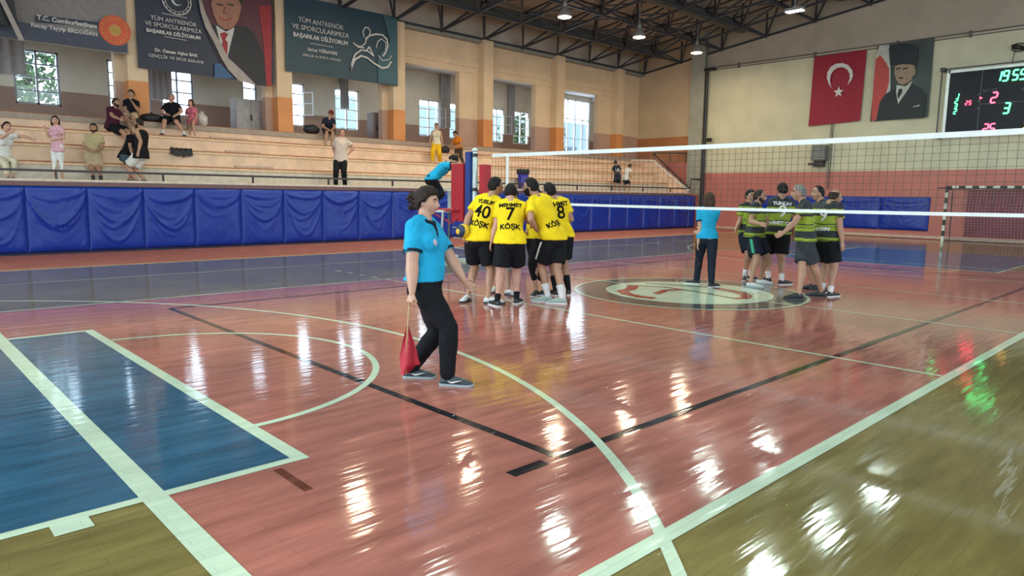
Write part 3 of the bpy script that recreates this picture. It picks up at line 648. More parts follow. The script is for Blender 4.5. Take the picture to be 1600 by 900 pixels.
# gallery grey lockers / partitions
PLM = mat('partition_plum', (.20, .15, .15), .5); PLG = mat('partition_grey', (.36, .33, .33), .5)
for (x0, x1, z1, lab) in ((-.05+.0, .98, 4.72, 'grey gallery cupboard with two tall doors beside the second column'), (3.55+.15, 5.7, 4.72, 'plum gallery cupboard beside the column right of the running-figure banner')):
    if x0 > 3: x0, x1 = 5.45, 5.72
    t = empty('cupboard', (x0, 18.3, TOPF), lab, 'cupboard')
    m = MB(); m.box(x0, x1, 18.2, 18.7, TOPF, z1); part('carcass', m, PLG if x0 < 3 else PLM, t)
    for k in range(2):
        w_ = (x1-x0)/2; m = MB(); m.box(x0+w_*k+.01, x0+w_*(k+1)-.01, 18.175, 18.199, TOPF+.05, z1-.03); q = part('cupboard_door', m, PLG if x0 < 3 else PLM, t)
        m = MB(); m.box(x0+w_-.04+.06*k, x0+w_-.02+.06*k, 18.15, 18.175, 4.0, 4.2); build('handle', m, RAIL, q, False, t.location)

# ---- end wall: flag, portrait, scoreboard
def eposter(name, lab, cat, corners, m, seed=1, wob=.04):
    """hanging cloth on the end wall; corners (y,z): top left, top right, bottom right, bottom left"""
    (a, b_, c_, d_) = [Vector((0, *q)) for q in corners]; t = empty(name, (21.9, corners[3][0], corners[3][1]), lab, cat)
    mm = MB(); nu, nv = 24, 30; pts = []
    for j in range(nv+1):
        for i in range(nu+1):
            u, v = i/nu, j/nv; p = (a*(1-u)+b_*u)*(1-v)+(d_*(1-u)+c_*u)*v
            pts.append((21.93+wob*v*sin(u*9+seed+v*2)*.6-.03*v, p.y, p.z))
    f = [(j*(nu+1)+i, (j+1)*(nu+1)+i, (j+1)*(nu+1)+i+1, j*(nu+1)+i+1) for j in range(nv) for i in range(nu)]
    mm.add(pts, f); mm.add([(x+.008, y, z) for x, y, z in pts], [q[::-1] for q in f]); part('sheet', mm, m, t, True); return t
def epoly(name, pts, m, t, off=.05, px=True):
    b = MB(); P = [atx(x, y, 21.93) for x, y in pts] if px else [Vector((21.93, y, z)) for y, z in pts]
    b.prism([(21.93-off, p.y, p.z) for p in P], (1, 0, 0), .004); return part(name, b, m, t)
FLR = mat('flag_red', (.30, .007, .030), .6, var=.08); FLW = mat('flag_white', (.66, .68, .66), .6)
t = eposter('flag', 'red flag with white crescent and star hanging on the end wall', 'flag', [(8.02, 7.83), (5.78, 7.86), (5.82, 4.90), (8.06, 4.80)], FLR)
zf = lambda L: [(1250+x/4.571, 50+y/4.571) for x, y in L]
epoly('crescent', zf([(232, 402), (212, 375), (197, 330), (200, 290), (225, 250), (262, 228), (310, 224), (350, 238), (378, 275), (384, 310), (372, 345), (345, 378), (360, 335), (358, 300), (345, 272), (315, 254), (280, 254), (245, 275), (225, 305), (218, 345), (224, 380)]), FLW, t, .075)
sc_ = atx(1250+278/4.571, 50+430/4.571, 21.9)
epoly('star', [(sc_.y+(.23 if k % 2 == 0 else .09)*sin(2*pi*k/10), sc_.z+(.25 if k % 2 == 0 else .095)*cos(2*pi*k/10)) for k in range(10)], FLW, t, .075, False)
PBACK = mat('portrait_backdrop', (.055, .075, .072), .6, var=.2, vscale=1); PSUIT = mat('portrait_suit', (.016, .022, .028), .6); PSKIN = mat('portrait_skin', (.34, .24, .17), .6)
PRED = mat('portrait_red', (.50, .07, .065), .6); PW = mat('portrait_white', (.50, .52, .48), .6)
t = eposter('portrait_banner', 'printed portrait of a man in dark suit and tall hat, right of the red flag', 'banner', [(5.36, 7.93), (3.24, 7.95), (3.22, 4.88), (5.42, 4.84)], PBACK, 4, .02)
epoly('printed_cloth', zf([(520, 640), (520, 400), (540, 190), (570, 100), (640, 90), (650, 200), (650, 420), (600, 470), (570, 520), (548, 630)]), PW, t, .06)
epoly('printed_flag', zf([(512, 636), (530, 350), (545, 195), (575, 168), (600, 190), (640, 260), (640, 360), (620, 440), (575, 500), (545, 632)]), PRED, t, .068)
epoly('printed_suit', zf([(550, 632), (575, 500), (610, 450), (690, 395), (740, 420), (810, 375), (870, 410), (905, 450), (890, 614)]), PSUIT, t, .075)
epoly('printed_shirt', zf([(695, 380), (690, 430), (705, 515), (715, 500), (785, 400), (812, 345), (760, 390)]), PW, t, .082)
epoly('printed_tie', zf([(712, 408), (700, 450), (708, 480), (735, 430), (735, 408)]), PSUIT, t, .088)
epoly('printed_face', zf([(683, 250), (680, 300), (695, 345), (710, 370), (740, 378), (775, 365), (805, 340), (820, 290), (825, 250), (810, 235), (740, 232), (700, 238)]), PSKIN, t, .090)
epoly('printed_hat', zf([(650, 240), (640, 120), (660, 95), (740, 82), (820, 90), (850, 110), (835, 245), (800, 232), (740, 226), (690, 235)]), PSUIT, t, .096)
for cx in (708, 757): epoly('printed_brow', zf([(cx-18, 262), (cx+18, 254), (cx+18, 264), (cx-18, 272)]), PSUIT, t, .096)
epoly('printed_moustache', zf([(708, 325), (745, 325), (742, 335), (712, 335)]), PSUIT, t, .096)
epoly('printed_ear', zf([(818, 265), (832, 268), (828, 310), (815, 312)]), PSKIN, t, .094)
epoly('printed_pocket_square', zf([(808, 535), (858, 520), (856, 530), (812, 538)]), PW, t, .086)
# scoreboard
ALU = mat('aluminium', (.42, .44, .42), .35, .6); SBK = mat('scoreboard_black', (.010, .012, .018), .3, spec=.12); BLK = mat('black_plastic', (.012, .012, .014), .4)
t = empty('scoreboard', (21.7, 0, 4.15), 'large black electronic scoreboard with green and red digits on the end wall', 'scoreboard')
SX = 21.72; S0, S1, SZ0, SZ1 = 2.50, -3.2, 4.16, 6.48
m = MB(); m.box(SX, 21.98, S1, S0, SZ0, SZ1); part('case', m, SBK, t)
m = MB(); w_ = .11
for (a, b_, c_, d_) in ((S1-.05, S0+.06, SZ0-.06, SZ0-.02), (S1-.05, S0+.06, SZ1, SZ1+w_), (S0, S0+w_, SZ0-.05, SZ1+w_), (S1-w_, S1, SZ0-.05, SZ1+w_)): m.box(SX-.03, 21.98, a, b_, c_, d_)
part('frame', m, ALU, t)
m = MB(); m.box(SX-.22, SX-.18, 2.72, 2.76, 4.05, 6.62); m.box(SX-.22, SX-.18, -3.2, 2.76, 6.60, 6.64); m.box(SX-.22, SX-.18, -3.2, 2.76, 4.02, 4.06)
for z in (4.04, 6.62): m.box(SX-.24, 21.9, 2.66, 2.80, z-.07, z+.07)
part('guard_frame', m, BLK, t)
m = MB(); m.box(SX-.006, SX, 1.40, 1.44, SZ0, SZ1); m.box(SX-.006, SX, -3.2, 1.44, 5.20, 5.23); part('panel_joint', m, BLK, t)
LG = mat('led_green', (.1, .8, .3), .5, emit=(.06, 1, .26), estr=5); LR = mat('led_red', (.9, .1, .12), .5, emit=(1, .05, .10), estr=5); LO = mat('led_orange', (.9, .5, .1), .5, emit=(1, .45, .1), estr=3)
LOFF = mat('digit_off', (.10, .11, .12), .5)
SEG = {'0': 'abcdef', '1': 'bc', '2': 'abged', '3': 'abgcd', '5': 'afgcd', '9': 'abcdfg', '8': 'abcdefg', '4': 'fgbc'}
def digit(ch, y, z, h, m_, name='digit'):
    """seven-segment digit; y is its centre, screen right is -y"""
    wd = h*.46; tk = h*.12; b = MB(); sh = .12
    S = {'a': ((-.5, .5), (.5, .5)), 'b': ((.5, .5), (.5, 0)), 'c': ((.5, 0), (.5, -.5)), 'd': ((-.5, -.5), (.5, -.5)), 'e': ((-.5, 0), (-.5, -.5)), 'f': ((-.5, .5), (-.5, 0)), 'g': ((-.5, 0), (.5, 0))}
    for s in SEG[ch]:
        (x0, z0), (x1, z1) = S[s]; P = lambda x_, z_: Vector((SX-.02, y-(x_*wd*.85+z_*h*sh), z+z_*h*.88)); p, q = P(x0, z0), P(x1, z1); d = (q-p)*.06
        b.bar(p+d, q-d, tk if s in 'adg' else .02, .02 if s in 'adg' else tk, up=Vector((1, 0, 0)) if s in 'adg' else Vector((0, 1, 0)))
    return part(name, b, m_, t)
for ch, px, py, h, m_ in (('1', 1560.5, 119.5, .40, LG), ('9', 1572, 118.5, .40, LG), ('5', 1587, 117, .40, LG), ('9', 1599, 116, .40, LG),
                          ('1', 1496.5, 150, .20, LG), ('2', 1494.5, 158, .20, LG), ('3', 1493.5, 166, .20, LG), ('2', 1492.5, 174.5, .20, LG), ('2', 1510.5, 161, .17, LR), ('5', 1516, 160.5, .17, LR),
                          ('2', 1553.5, 152.5, .42, LR), ('3', 1573, 169, .42, LG), ('2', 1540, 201, .38, LR), ('5', 1550.5, 200.5, .38, LR), ('2', 1602, 200, .38, LO)):
    p = atx(px, py, SX); digit(ch, p.y, p.z, h, m_)
p = atx(1533, 153, SX); m = MB(); m.prism([(SX-.02, p.y+.04, p.z+.05), (SX-.02, p.y-.05, p.z), (SX-.02, p.y+.04, p.z-.05)], (1, 0, 0), .01); part('indicator', m, LR, t)
for s, px, py, sz in (('SET-ST', 1547, 141.5, .16), ('F', 1599, 140, .16), ('M', 1530, 148, .13), ('D', 1530, 158, .13), ('P', 1528, 170, .13)):
    p = atx(px, py, SX); flat_text('lettering', s, sz, (SX-.012, p.y, p.z), (0, -1, 0), (0, 0, 1), LOFF, t, 0, t.location)
# conduit, hanging rail, column, speaker
PIPE = mat('pipe_grey_brown', (.13, .11, .10), .5)
t = empty('ceiling_rail', (21.8, 3, 7.9), 'pair of thin dark rails running level along the end wall above the flag', 'rail')
for z in (7.86, 7.98): m = MB(); m.tube([(21.975, 13.3, z), (21.975, -6, z)], .022, 6); part('rail', m, PIPE, t)
for y in (11.7, 8.0, 4.6, 2.0): m = MB(); m.box(21.90, 22, y-.04, y+.04, 7.80, 8.04); part('rail_bracket', m, PIPE, t)
t = empty('wall_post', (21.7, 13.2, 0), 'tall black post standing beside the grey column in the far corner', 'post')
a_ = atx(1105, 112, 21.7); b_ = atx(1097, 300, 21.7)
m = MB(); m.tube([(21.7, a_.y, 7.9), (21.7, b_.y, .0)], .085, 10); part('pole', m, BLK, t)
m = MB(); m.box(21.6, 21.98, a_.y-.35, a_.y+.12, 7.82, 7.92); part('top_bracket', m, BLK, t)
m = MB(); p = atx(1108, 219, 21.7); m.box(21.62, 21.78, p.y-.12, p.y+.1, p.z-.08, p.z+.1); part('winch', m, BLK, t)
m = MB(); m.tube([(21.7, a_.y+.05, 7.9), (21.7, a_.y+.05, 9.3)], .02, 6); part('cable', m, BLK, t)
t = empty('conduit_pipe', (21.9, 7.2, 3.9), 'thin twin conduit running down the end wall below the flag', 'pipe')
for y in (7.05, 6.97): m = MB(); m.tube([(21.95, y, 4.95), (21.95, y, 2.0)], .018, 6); part('pipe', m, PIPE, t)
t = empty('wall_speaker', (21.8, 7.4, 3.0), 'grey louvred wall unit with dark bracket below the red flag', 'wall unit')
m = MB(); m.box(21.62, 21.95, 7.10, 7.72, 3.25, 3.92); part('case', m, mat('unit_grey', (.13, .14, .13), .5), t)
m = MB()
for k in range(8): m.box(21.60, 21.625, 7.14, 7.68, 3.32+.07*k, 3.35+.07*k)
part('louvre', m, mat('unit_louvre', (.30, .31, .29), .5), t)
m = MB(); m.box(21.70, 21.98, 7.2, 7.62, 2.98, 3.26); m.box(21.66, 21.8, 7.62, 7.85, 3.05, 3.15); part('bracket', m, BLK, t)
t = empty('cable_coil', (21.8, .5, 7.2), 'tangle of dark cable hanging on the end wall above the scoreboard', 'cable')
m = MB(); p = atx(1592, 72, 21.85)
for k in range(4): m.tube([(21.85, p.y+.22*cos(a*.7+k), p.z+.10*sin(a*.7+k*2)-.03*k) for a in range(10)], .022, 6)
m.tube([(21.85, p.y+.1, p.z), (21.85, p.y+.15, p.z-.55), (21.85, p.y+.02, p.z-.8)], .015, 6); part('cable', m, BLK, t)

# ================================================================== NETS, POSTS, GOAL
TAPE = mat('net_tape_white', (.70, .76, .76), .6, var=.05); CORD = mat('net_cord_dark', (.05, .045, .045), .7); ROPE = mat('rope_black', (.02, .02, .02), .6)
t = empty('volleyball_net', (0, 0, 1.4), 'long volleyball net with white top and bottom tapes crossing the court', 'net')
NY0, NY1 = -4.95, 4.98
def ntop(y): return 2.405-.02*(1-(y/5)**2)
m = MB()
for i in range(40):
    a = NY0+(NY1-NY0)*i/40; b_ = NY0+(NY1-NY0)*(i+1)/40; m.add([(x, y, z) for y in (a, b_) for x, z in ((-.008, ntop(y)-.07), (.008, ntop(y)-.07), (.008, ntop(y)), (-.008, ntop(y)))], [(0, 3, 7, 4), (1, 5, 6, 2), (3, 2, 6, 7), (0, 4, 5, 1)])
part('top_tape', m, TAPE, t)
m = MB()
for i in range(20):
    a = NY0+(NY1-NY0)*i/20; b_ = NY0+(NY1-NY0)*(i+1)/20; m.add([(x, y, z) for y in (a, b_) for x, z in ((-.006, ntop(y)-1.03), (.006, ntop(y)-1.03), (.006, ntop(y)-.985), (-.006, ntop(y)-.985))], [(0, 3, 7, 4), (1, 5, 6, 2), (3, 2, 6, 7), (0, 4, 5, 1)])
part('bottom_tape', m, TAPE, t)
m = MB(); n = 99
for i in range(n+1): y = NY0+(NY1-NY0)*i/n; m.bar((0, y, ntop(y)-.985), (0, y+.01*sin(i), ntop(y)-.07), .0042)
for k in range(1, 10):
    for i in range(25):
        a = NY0+(NY1-NY0)*i/25; b_ = NY0+(NY1-NY0)*(i+1)/25; m.bar((0, a, ntop(a)-.07-.0915*k), (0, b_, ntop(b_)-.07-.0915*k), .0042)
part('net_mesh', m, CORD, t)
for y in (4.5, -4.5): m = MB(); m.box(-.01, .01, y-.03, y+.03, 1.40, 2.40); part('side_band', m, TAPE, t)
m = MB(); m.tube([(0, NY1, ntop(5)-.02), (0, 5.55, 2.41)], .006, 6); m.tube([(0, NY1, 1.40), (0, 5.55, 1.40)], .006, 6); part('tension_rope', m, ROPE, t)
m = MB(); m.tube([(0, NY0, ntop(5)-.02), (0, -5.55, 2.41)], .006, 6); m.tube([(0, NY0, 1.40), (0, -5.55, 1.40)], .006, 6); part('tension_rope', m, ROPE, t)
# posts
PRED_ = mat('pad_red', (.40, .012, .022), .45, var=.08); PBLU = mat('pad_blue', (.012, .045, .24), .45); STL = mat('post_pale_steel', (.50, .58, .60), .35, .3)
def post(y, lab, pads):
    t = empty('net_post', (0, y, 0), lab, 'net post')
    m = MB(); m.tube([(0, y, 0), (0, y, 2.50)], .05, 16); m.ell((0, y, 2.50), (.07, 0, 0), (0, .07, 0), (0, 0, .05)); part('pole', m, STL, t, True)
    m = MB()
    for z in (1.62, 2.36): m.tube([(0, y, z), (0, y, z+.07)], .062, 16)
    part('clamp', m, BLK, t)
    m = MB(); m.tube([(0, y, 0), (0, y, .02)], .14, 20); part('base_plate', m, STL, t)
    m = MB(); m.box(-.09, -.05, y-.05, y+.05, 1.05, 1.25); part('winch', m, BLK, t)
    return t
t = post(5.55, 'pale steel net post beside the referee stand, next to player 40', 1)
m = MB(); m.box(-.10, .12, 5.60, 5.76, .55, 2.47); part('post_pad', m, PBLU, t)
t2 = post(-5.55, 'net post at the near end of the net, outside the right edge of the photo', 0)
# padded front panels of the referee stand
WHT = mat('stand_white', (.62, .68, .66), .45); TRED = mat('stand_red_tube', (.42, .02, .03), .4); GRYP = mat('stand_grey_tube', (.16, .20, .22), .45)
t = empty('referee_stand', (.3, 6.6, 0), 'tall referee stand with red padded front, white platform and red crossbar', 'referee stand')
q = [aty(712, 260, 6.02), aty(731, 255, 6.02)]
x0, x1 = q[0].x, q[1].x
m = MB(); yq = 5.95; m.box(-.12, .12, 5.80, 6.22, .95, 2.22); part('front_pad', m, PRED_, t)
m = MB(); m.box(.02, .22, 5.26, 5.42, .90, 2.19); part('front_pad', m, PRED_, t)
for (x, y) in ((-.25, 6.35), (.55, 6.35), (-.25, 7.15), (.55, 7.15)):
    m = MB(); m.tube([(x*1.25-.05, y+(.12 if y > 7 else -.02), .03), (x, y, 1.15), (x, y, 1.40 if y > 7 else 1.2)], .028, 8); part('leg', m, GRYP if y > 7 else STL, t, True)
m = MB(); m.box(-.32, .62, 6.25, 7.25, 1.14, 1.19); part('platform', m, WHT, t)
m = MB(); m.tube([(-.25, 7.25, 1.20), (-.25, 5.95, 1.20)], .032, 8); m.tube([(.55, 7.2, 1.16), (.55, 5.95, 1.16)], .028, 8); m.tube([(-.25, 5.98, 1.2), (.55, 5.98, 1.2)], .028, 8); part('crossbar', m, TRED, t, True)
m = MB(); m.tube([(-.27, 6.9, 1.18), (-.20, 6.1, .90), (-.1, 5.95, 1.05)], .02, 8); part('brace', m, TRED, t)
m = MB(); m.box(-.28, .55, 6.82, 7.12, 1.62, 1.66); m.box(.50, .56, 6.8, 7.14, 1.2, 1.64); m.box(-.28, -.22, 6.8, 7.14, 1.2, 1.64); part('table_shelf', m, WHT, t)
m = MB(); m.box(-.52, .80, 6.28, 6.40, 0.0, .07); m.box(-.52, .80, 7.1, 7.22, 0, .07); m.box(-.52, -.40, 6.2, 7.25, 0.0, .065); part('base_frame', m, WHT, t)
for k in range(4):
    m = MB(); m.tube([(.60+.03*(3-k), 6.4, .25+.25*k), (.60+.03*(3-k), 7.1, .25+.25*k)], .016, 8); part('rung', m, STL, t)
# handball goal
GB = mat('goal_black', (.02, .02, .02), .5); GW = mat('goal_white', (.60, .62, .55), .5); GNET = mat('goal_net_cord', (.40, .26, .27), .7)
t = empty('handball_goal', (20.2, 0, 0), 'handball goal with black and white striped posts and pale net by the end wall', 'goal')
gx = 20.2; gp = atx(1472, 377, gx); gy = gp.y; gy1 = gy-3.16
def banded(a, b_, n, sw, nm):
    m = MB(); a = Vector(a); b_ = Vector(b_)
    for i in range(n): m.bar(a+(b_-a)*(i/n), a+(b_-a)*((i+1)/n), sw, sw, i % 2 if nm else (i+1) % 2, up=Vector((1, 0, 0)) if abs((b_-a).z) > abs((b_-a).y) else UP)
    return m
GT = 2.06
build('goal_post', banded((gx, gy, 0), (gx, gy, GT), 10, .085, 0), [GB, GW], t, False, t.location)
build('goal_post', banded((gx, gy1, 0), (gx, gy1, GT), 10, .085, 0), [GB, GW], t, False, t.location)
build('crossbar', banded((gx, gy+.045, GT), (gx, gy1-.045, GT), 15, .085, 1), [GB, GW], t, False, t.location)
m = MB(); m.tube([(gx+.9, gy, .04), (gx+.9, gy1, .04)], .03, 8); m.tube([(gx+.02, gy, .04), (gx+.9, gy, .04)], .03, 8); m.tube([(gx+.02, gy1, .04), (gx+.9, gy1, .04)], .03, 8); part('ground_frame', m, ALU, t)
m = MB(); m.box(gx+.04, gx+.12, gy1, gy+.35, GT-.07, GT-.02); m.tube([(gx+.75, gy, GT-.1), (gx+.9, gy, .04)], .02, 6); m.tube([(gx, gy, GT-.05), (gx+.75, gy, GT-.1), (gx+.75, gy1, GT-.1), (gx, gy1, GT-.05)], .02, 6); part('rear_frame', m, GB, t)
m = MB(); nn = 30
for i in range(nn+1):
    y = gy+(gy1-gy)*i/nn; m.bar((gx+.72, y, GT-.1), (gx+.55, y, 1.0), .009); m.bar((gx+.55, y, 1.0), (gx+.86, y, .05), .009); m.bar((gx+.03, y, GT-.03), (gx+.72, y, GT-.1), .008)
for k in range(19):
    z = .08+.105*k; xx = gx+.55+(.31*(1-z) if z < 1 else .17*(z-1)); m.bar((xx, gy, z), (xx, gy1, z), .009)
    for yy_ in (gy, gy1): m.bar((gx+.03, yy_, z), (xx, yy_, z), .008)
for k in range(7):
    x_ = gx+.05+.1*k
    for yy_ in (gy, gy1): m.bar((x_, yy_, .05), (x_, yy_, GT-.05), .008)
part('goal_net', m, GNET, t)
o = MB(); o.box(21.955, 21.975, gy1-.4, gy+.0-.25, .15, 1.96); struct('trim_22', o, mat('wall_panel_maroon', (.20, .05, .075), .6, var=.15, vscale=2))

# ================================================================== THINGS LEFT ON THE STAND
def blob(name, lab, cat, center, rad, m, seed=0, amp=.18, vox=.03, extra=()):
    b = MB(); b.ell(center, (rad[0], 0, 0), (0, rad[1], 0), (0, 0, rad[2]), 16)
    for c, r in extra: b.ell(c, (r[0], 0, 0), (0, r[1], 0), (0, 0, r[2]), 12)
    org = Vector(center)-UP*rad[2]; me = remesh(b, vox, 3, org, amp*.1, seed, [m]); o = link(name, me, None, org); return tag(o, lab, cat)
BAGK = mat('bag_black', (.014, .014, .018), .6, bump=.3); BAGW = mat('plastic_bag_white', (.62, .58, .54), .35, bump=.4)
p = aty(238, 189, 17.1); z = TOPF+.13; o = blob('sports_bag', 'dark sports bag lying left of the seated man in black, under the portrait banner', 'bag', (p.x, 17.1, z), (.34, .18, .13), BAGK, 1)
p = aty(316, 186, 17.1); o = blob('plastic_bag', 'white plastic bag standing beside the girl in pink', 'bag', (p.x, 17.12, TOPF+.2), (.16, .14, .20), BAGW, 2, .3, .025, (((p.x, 17.12, TOPF+.40), (.05, .04, .06)),))
p = aty(487, 204, 17.1); o = blob('backpack', 'black backpack beside the seated man in the dark red cap', 'bag', (p.x, 17.12, TOPF+.17), (.30, .2, .17), BAGK, 3)
p = aty(699, 233, 16.35); o = blob('shoulder_bag', 'small black bag beside the woman in the orange top', 'bag', (p.x, 16.5, tiers[2][1]+.16), (.20, .14, .16), BAGK, 4)
t = empty('jacket', (-2.9, 15.35, 2.7), 'black jacket draped over the edge of a step, between the seats', 'jacket')
b = MB(); xa, xb = aty(270, 230, 15.36).x, aty(300, 230, 15.36).x; n = 14; pts = []
for j, (dy, dz) in enumerate(((.30, .03), (.12, .05), (-.03, .045), (-.06, -.05), (-.065, -.15-.0))):
    for i in range(n+1):
        u = i/n; pts.append((xa+(xb-xa)*u, 15.4+dy+.012*sin(u*20+j), 2.70+dz+(0 if j < 3 else -.05*sin(u*3.1)*sin(u*9)**2)+.01*sin(u*25+j)))
f = [(j*(n+1)+i, (j+1)*(n+1)+i, (j+1)*(n+1)+i+1, j*(n+1)+i+1) for j in range(4) for i in range(n)]
b.add(pts, f); b.add([(x, y+.02, z+.02) for x, y, z in pts], [q[::-1] for q in f]); part('jacket_cloth', b, BAGK, t, True)
b = MB(); b.capsule([(xa-.02, 15.36, 2.74), (xa-.05, 15.33, 2.60)], [.05, .035], 8); part('sleeve', b, BAGK, t, True)
# waste bin with dark liner
px0 = aty(813, 282, 14.45); t = empty('waste_bin', (px0.x, 14.35, WALKZ), 'blue waste bin with a black liner on the stand walkway', 'bin'); X = px0.x
b = MB(); zt = aty(813, 266, 14.35).z; zb = WALKZ
b.rings([[Vector((X+r*cos(2*pi*k/20), 14.3+r*sin(2*pi*k/20), z)) for k in range(20)] for r, z in ((.17, zb), (.18, zb+.02), (.235, zt), (.215, zt), (.17, zb+.05))]); part('bin_body', b, mat('bin_blue', (.02, .02, .30), .4), t, True)
b = MB(); b.rings([[Vector((X+r*cos(2*pi*k/20)*(1+.06*sin(5*k)), 14.3+r*sin(2*pi*k/20), z+.015*sin(3*k))) for k in range(20)] for r, z in ((.262, zt-.13), (.262, zt+.02), (.25, zt+.05), (.2, zt+.03), (.19, zt-.1))]); part('bin_liner', b, BAGK, t, True)
PLK = mat('plank_grey', (.50, .36, .27), .6)
for k, (pa, pb, Y, z, lab) in enumerate((((350, 231.5), (404, 233.5), 15.75, 2.70, 'short loose plank lying on the second step, right of the black jacket'),
                                         ((365, 254.5), (424, 257), 14.9, 2.22, 'short loose plank lying on the lowest step'),
                                         ((326, 208), (384, 214), 16.6, 3.15, 'thin stick lying on the third step right of the girl in pink'))):
    a = aty(pa[0], pa[1], Y); c_ = aty(pb[0], pb[1], Y); b = MB(); b.box(a.x, c_.x, Y-.76+.62, Y-.1+.06, z+.03, z+.085); o = build('plank', b, PLK, None, False, (a.x, Y, z)); tag(o, lab, 'plank', 'loose planks on the stand')

# ================================================================== OUTSIDE THE GALLERY WINDOWS
LEAF = mat('leaf_green', (.030, .085, .020), .6, var=.5, vscale=3); BARK = mat('bark', (.10, .07, .05), .8); FAC = mat('facade_pale_blue', (.35, .48, .60), .6, var=.1)
def tree(x, y, h, r, lab, seed):
    rnd = random.Random(seed); t = empty('tree', (x, y, 0), lab, 'tree', 'trees outside the gallery windows')
    m = MB(); m.tube([(x, y, 0), (x+.1, y, h*.5), (x, y+.1, h*.8)], [.18, .13, .06], 8); part('trunk', m, BARK, t, True)
    m = MB()
    for k in range(900):
        a, c2, rr_ = rnd.uniform(0, 2*pi), rnd.uniform(-1, 1), rnd.random()**.45; s2 = sqrt(1-c2*c2); c_ = Vector((x+s2*cos(a)*r*rr_, y+s2*sin(a)*r*rr_, h*.68+c2*h*.36*rr_))
        n = Vector((rnd.uniform(-1, 1), rnd.uniform(-1, 1), rnd.uniform(-1, 1))).normalized(); u_ = n.orthogonal().normalized()*.16; v_ = n.cross(u_)*.6
        m.prism([c_-u_, c_-v_, c_+u_, c_+v_], n, .004)
    part('foliage', m, LEAF, t)
tree(25.2, 27.5, 7.4, 1.3, 'dark green tree outside the gallery window nearest the glazed door', 1)
tree(21.6, 27.0, 7.2, 1.2, 'dark green tree seen through the long-curtained gallery window', 2)
tree(-4.6, 27, 8.4, 1.6, 'leafy tree outside the far left gallery window', 3)
t = empty('neighbouring_building', (20, 33, 0), 'pale blue building seen through the gallery windows behind the trees', 'building')
m = MB(); m.box(12, 42, 34, 36, 0, 7.6); part('facade', m, FAC, t)
for k in range(9): m = MB(); m.box(13+3*k, 14.4+3*k, 33.95, 34.0, 3.8, 5.6); part('window', m, mat('far_window', (.08, .12, .16), .2), t)

# ================================================================== PEOPLE
SKIN = {k: mat('skin_'+k, c, .5, var=.08, vscale=12) for k, c in dict(fair=(.52, .30, .21), tan=(.40, .22, .14), pink=(.50, .27, .20)).items()}
HAIRM = {k: mat('hair_'+k, c, .7, spec=.2, var=.4, vscale=40, bump=.6, bscale=60, stretch=(1, 1, .3)) for k, c in dict(black=(.012, .010, .010), dark=(.030, .018, .014), brown=(.060, .030, .018), grey=(.20, .20, .19)).items()}
EYEW = mat('eye_white', (.38, .34, .31), .4); EYED = mat('eye_dark', (.02, .013, .01), .25); LIP = mat('lips', (.36, .12, .10), .5)
def cl(name, c, **k):
    k.setdefault('spec', .2); k.setdefault('rough', .8); k.setdefault('bump', .25); k.setdefault('bscale', 22); return mat('cloth_'+name, c, **k)
C_TURQ = cl('turquoise', (.015, .36, .62)); C_NAVY = cl('navy', (.012, .016, .030)); C_BLACK = cl('black', (.006, .007, .010)); C_YEL = cl('yellow', (.82, .60, .012)); C_WHITE = cl('white', (.70, .70, .68))
C_MAROON = cl('maroon', (.06, .012, .03)); C_DGREY = cl('dark_grey', (.035, .042, .048)); C_BEIGE = cl('beige', (.48, .40, .22)); C_SAND = cl('sand', (.55, .42, .28)); C_PINK = cl('pink', (.62, .16, .22)); C_PINKL = cl('pale_pink', (.62, .36, .42))
C_CREAM = cl('cream', (.62, .56, .42)); C_GOLD = cl('mustard', (.72, .42, .015)); C_ORANGE = cl('orange', (.66, .20, .02)); C_OLIVE = cl('olive_brown', (.06, .045, .035)); C_DENIM = cl('denim', (.06, .09, .11)); C_GREYL = cl('pale_warm', (.56, .46, .40))
C_KNEE = cl('kneepad_grey', (.36, .38, .36)); C_CAPR = cl('dark_red', (.16, .02, .02)); C_GREEN = cl('stripe_green', (.05, .36, .22)); C_LILAC = cl('lilac', (.45, .38, .50)); PR_W = mat('print_white', (.70, .72, .72), .6); PR_K = mat('print_black', (.006, .006, .006), .8, spec=.1)
SH_W = mat('shoe_white', (.62, .64, .64), .5); SH_K = mat('shoe_black', (.015, .017, .020), .5); SH_G = mat('shoe_grey_green', (.30, .40, .36), .5); SH_N = mat('shoe_slate', (.035, .05, .06), .5); SH_S = mat('sole_grey', (.30, .38, .40), .5); FLESHW = mat('sock_white', (.68, .68, .68), .8)
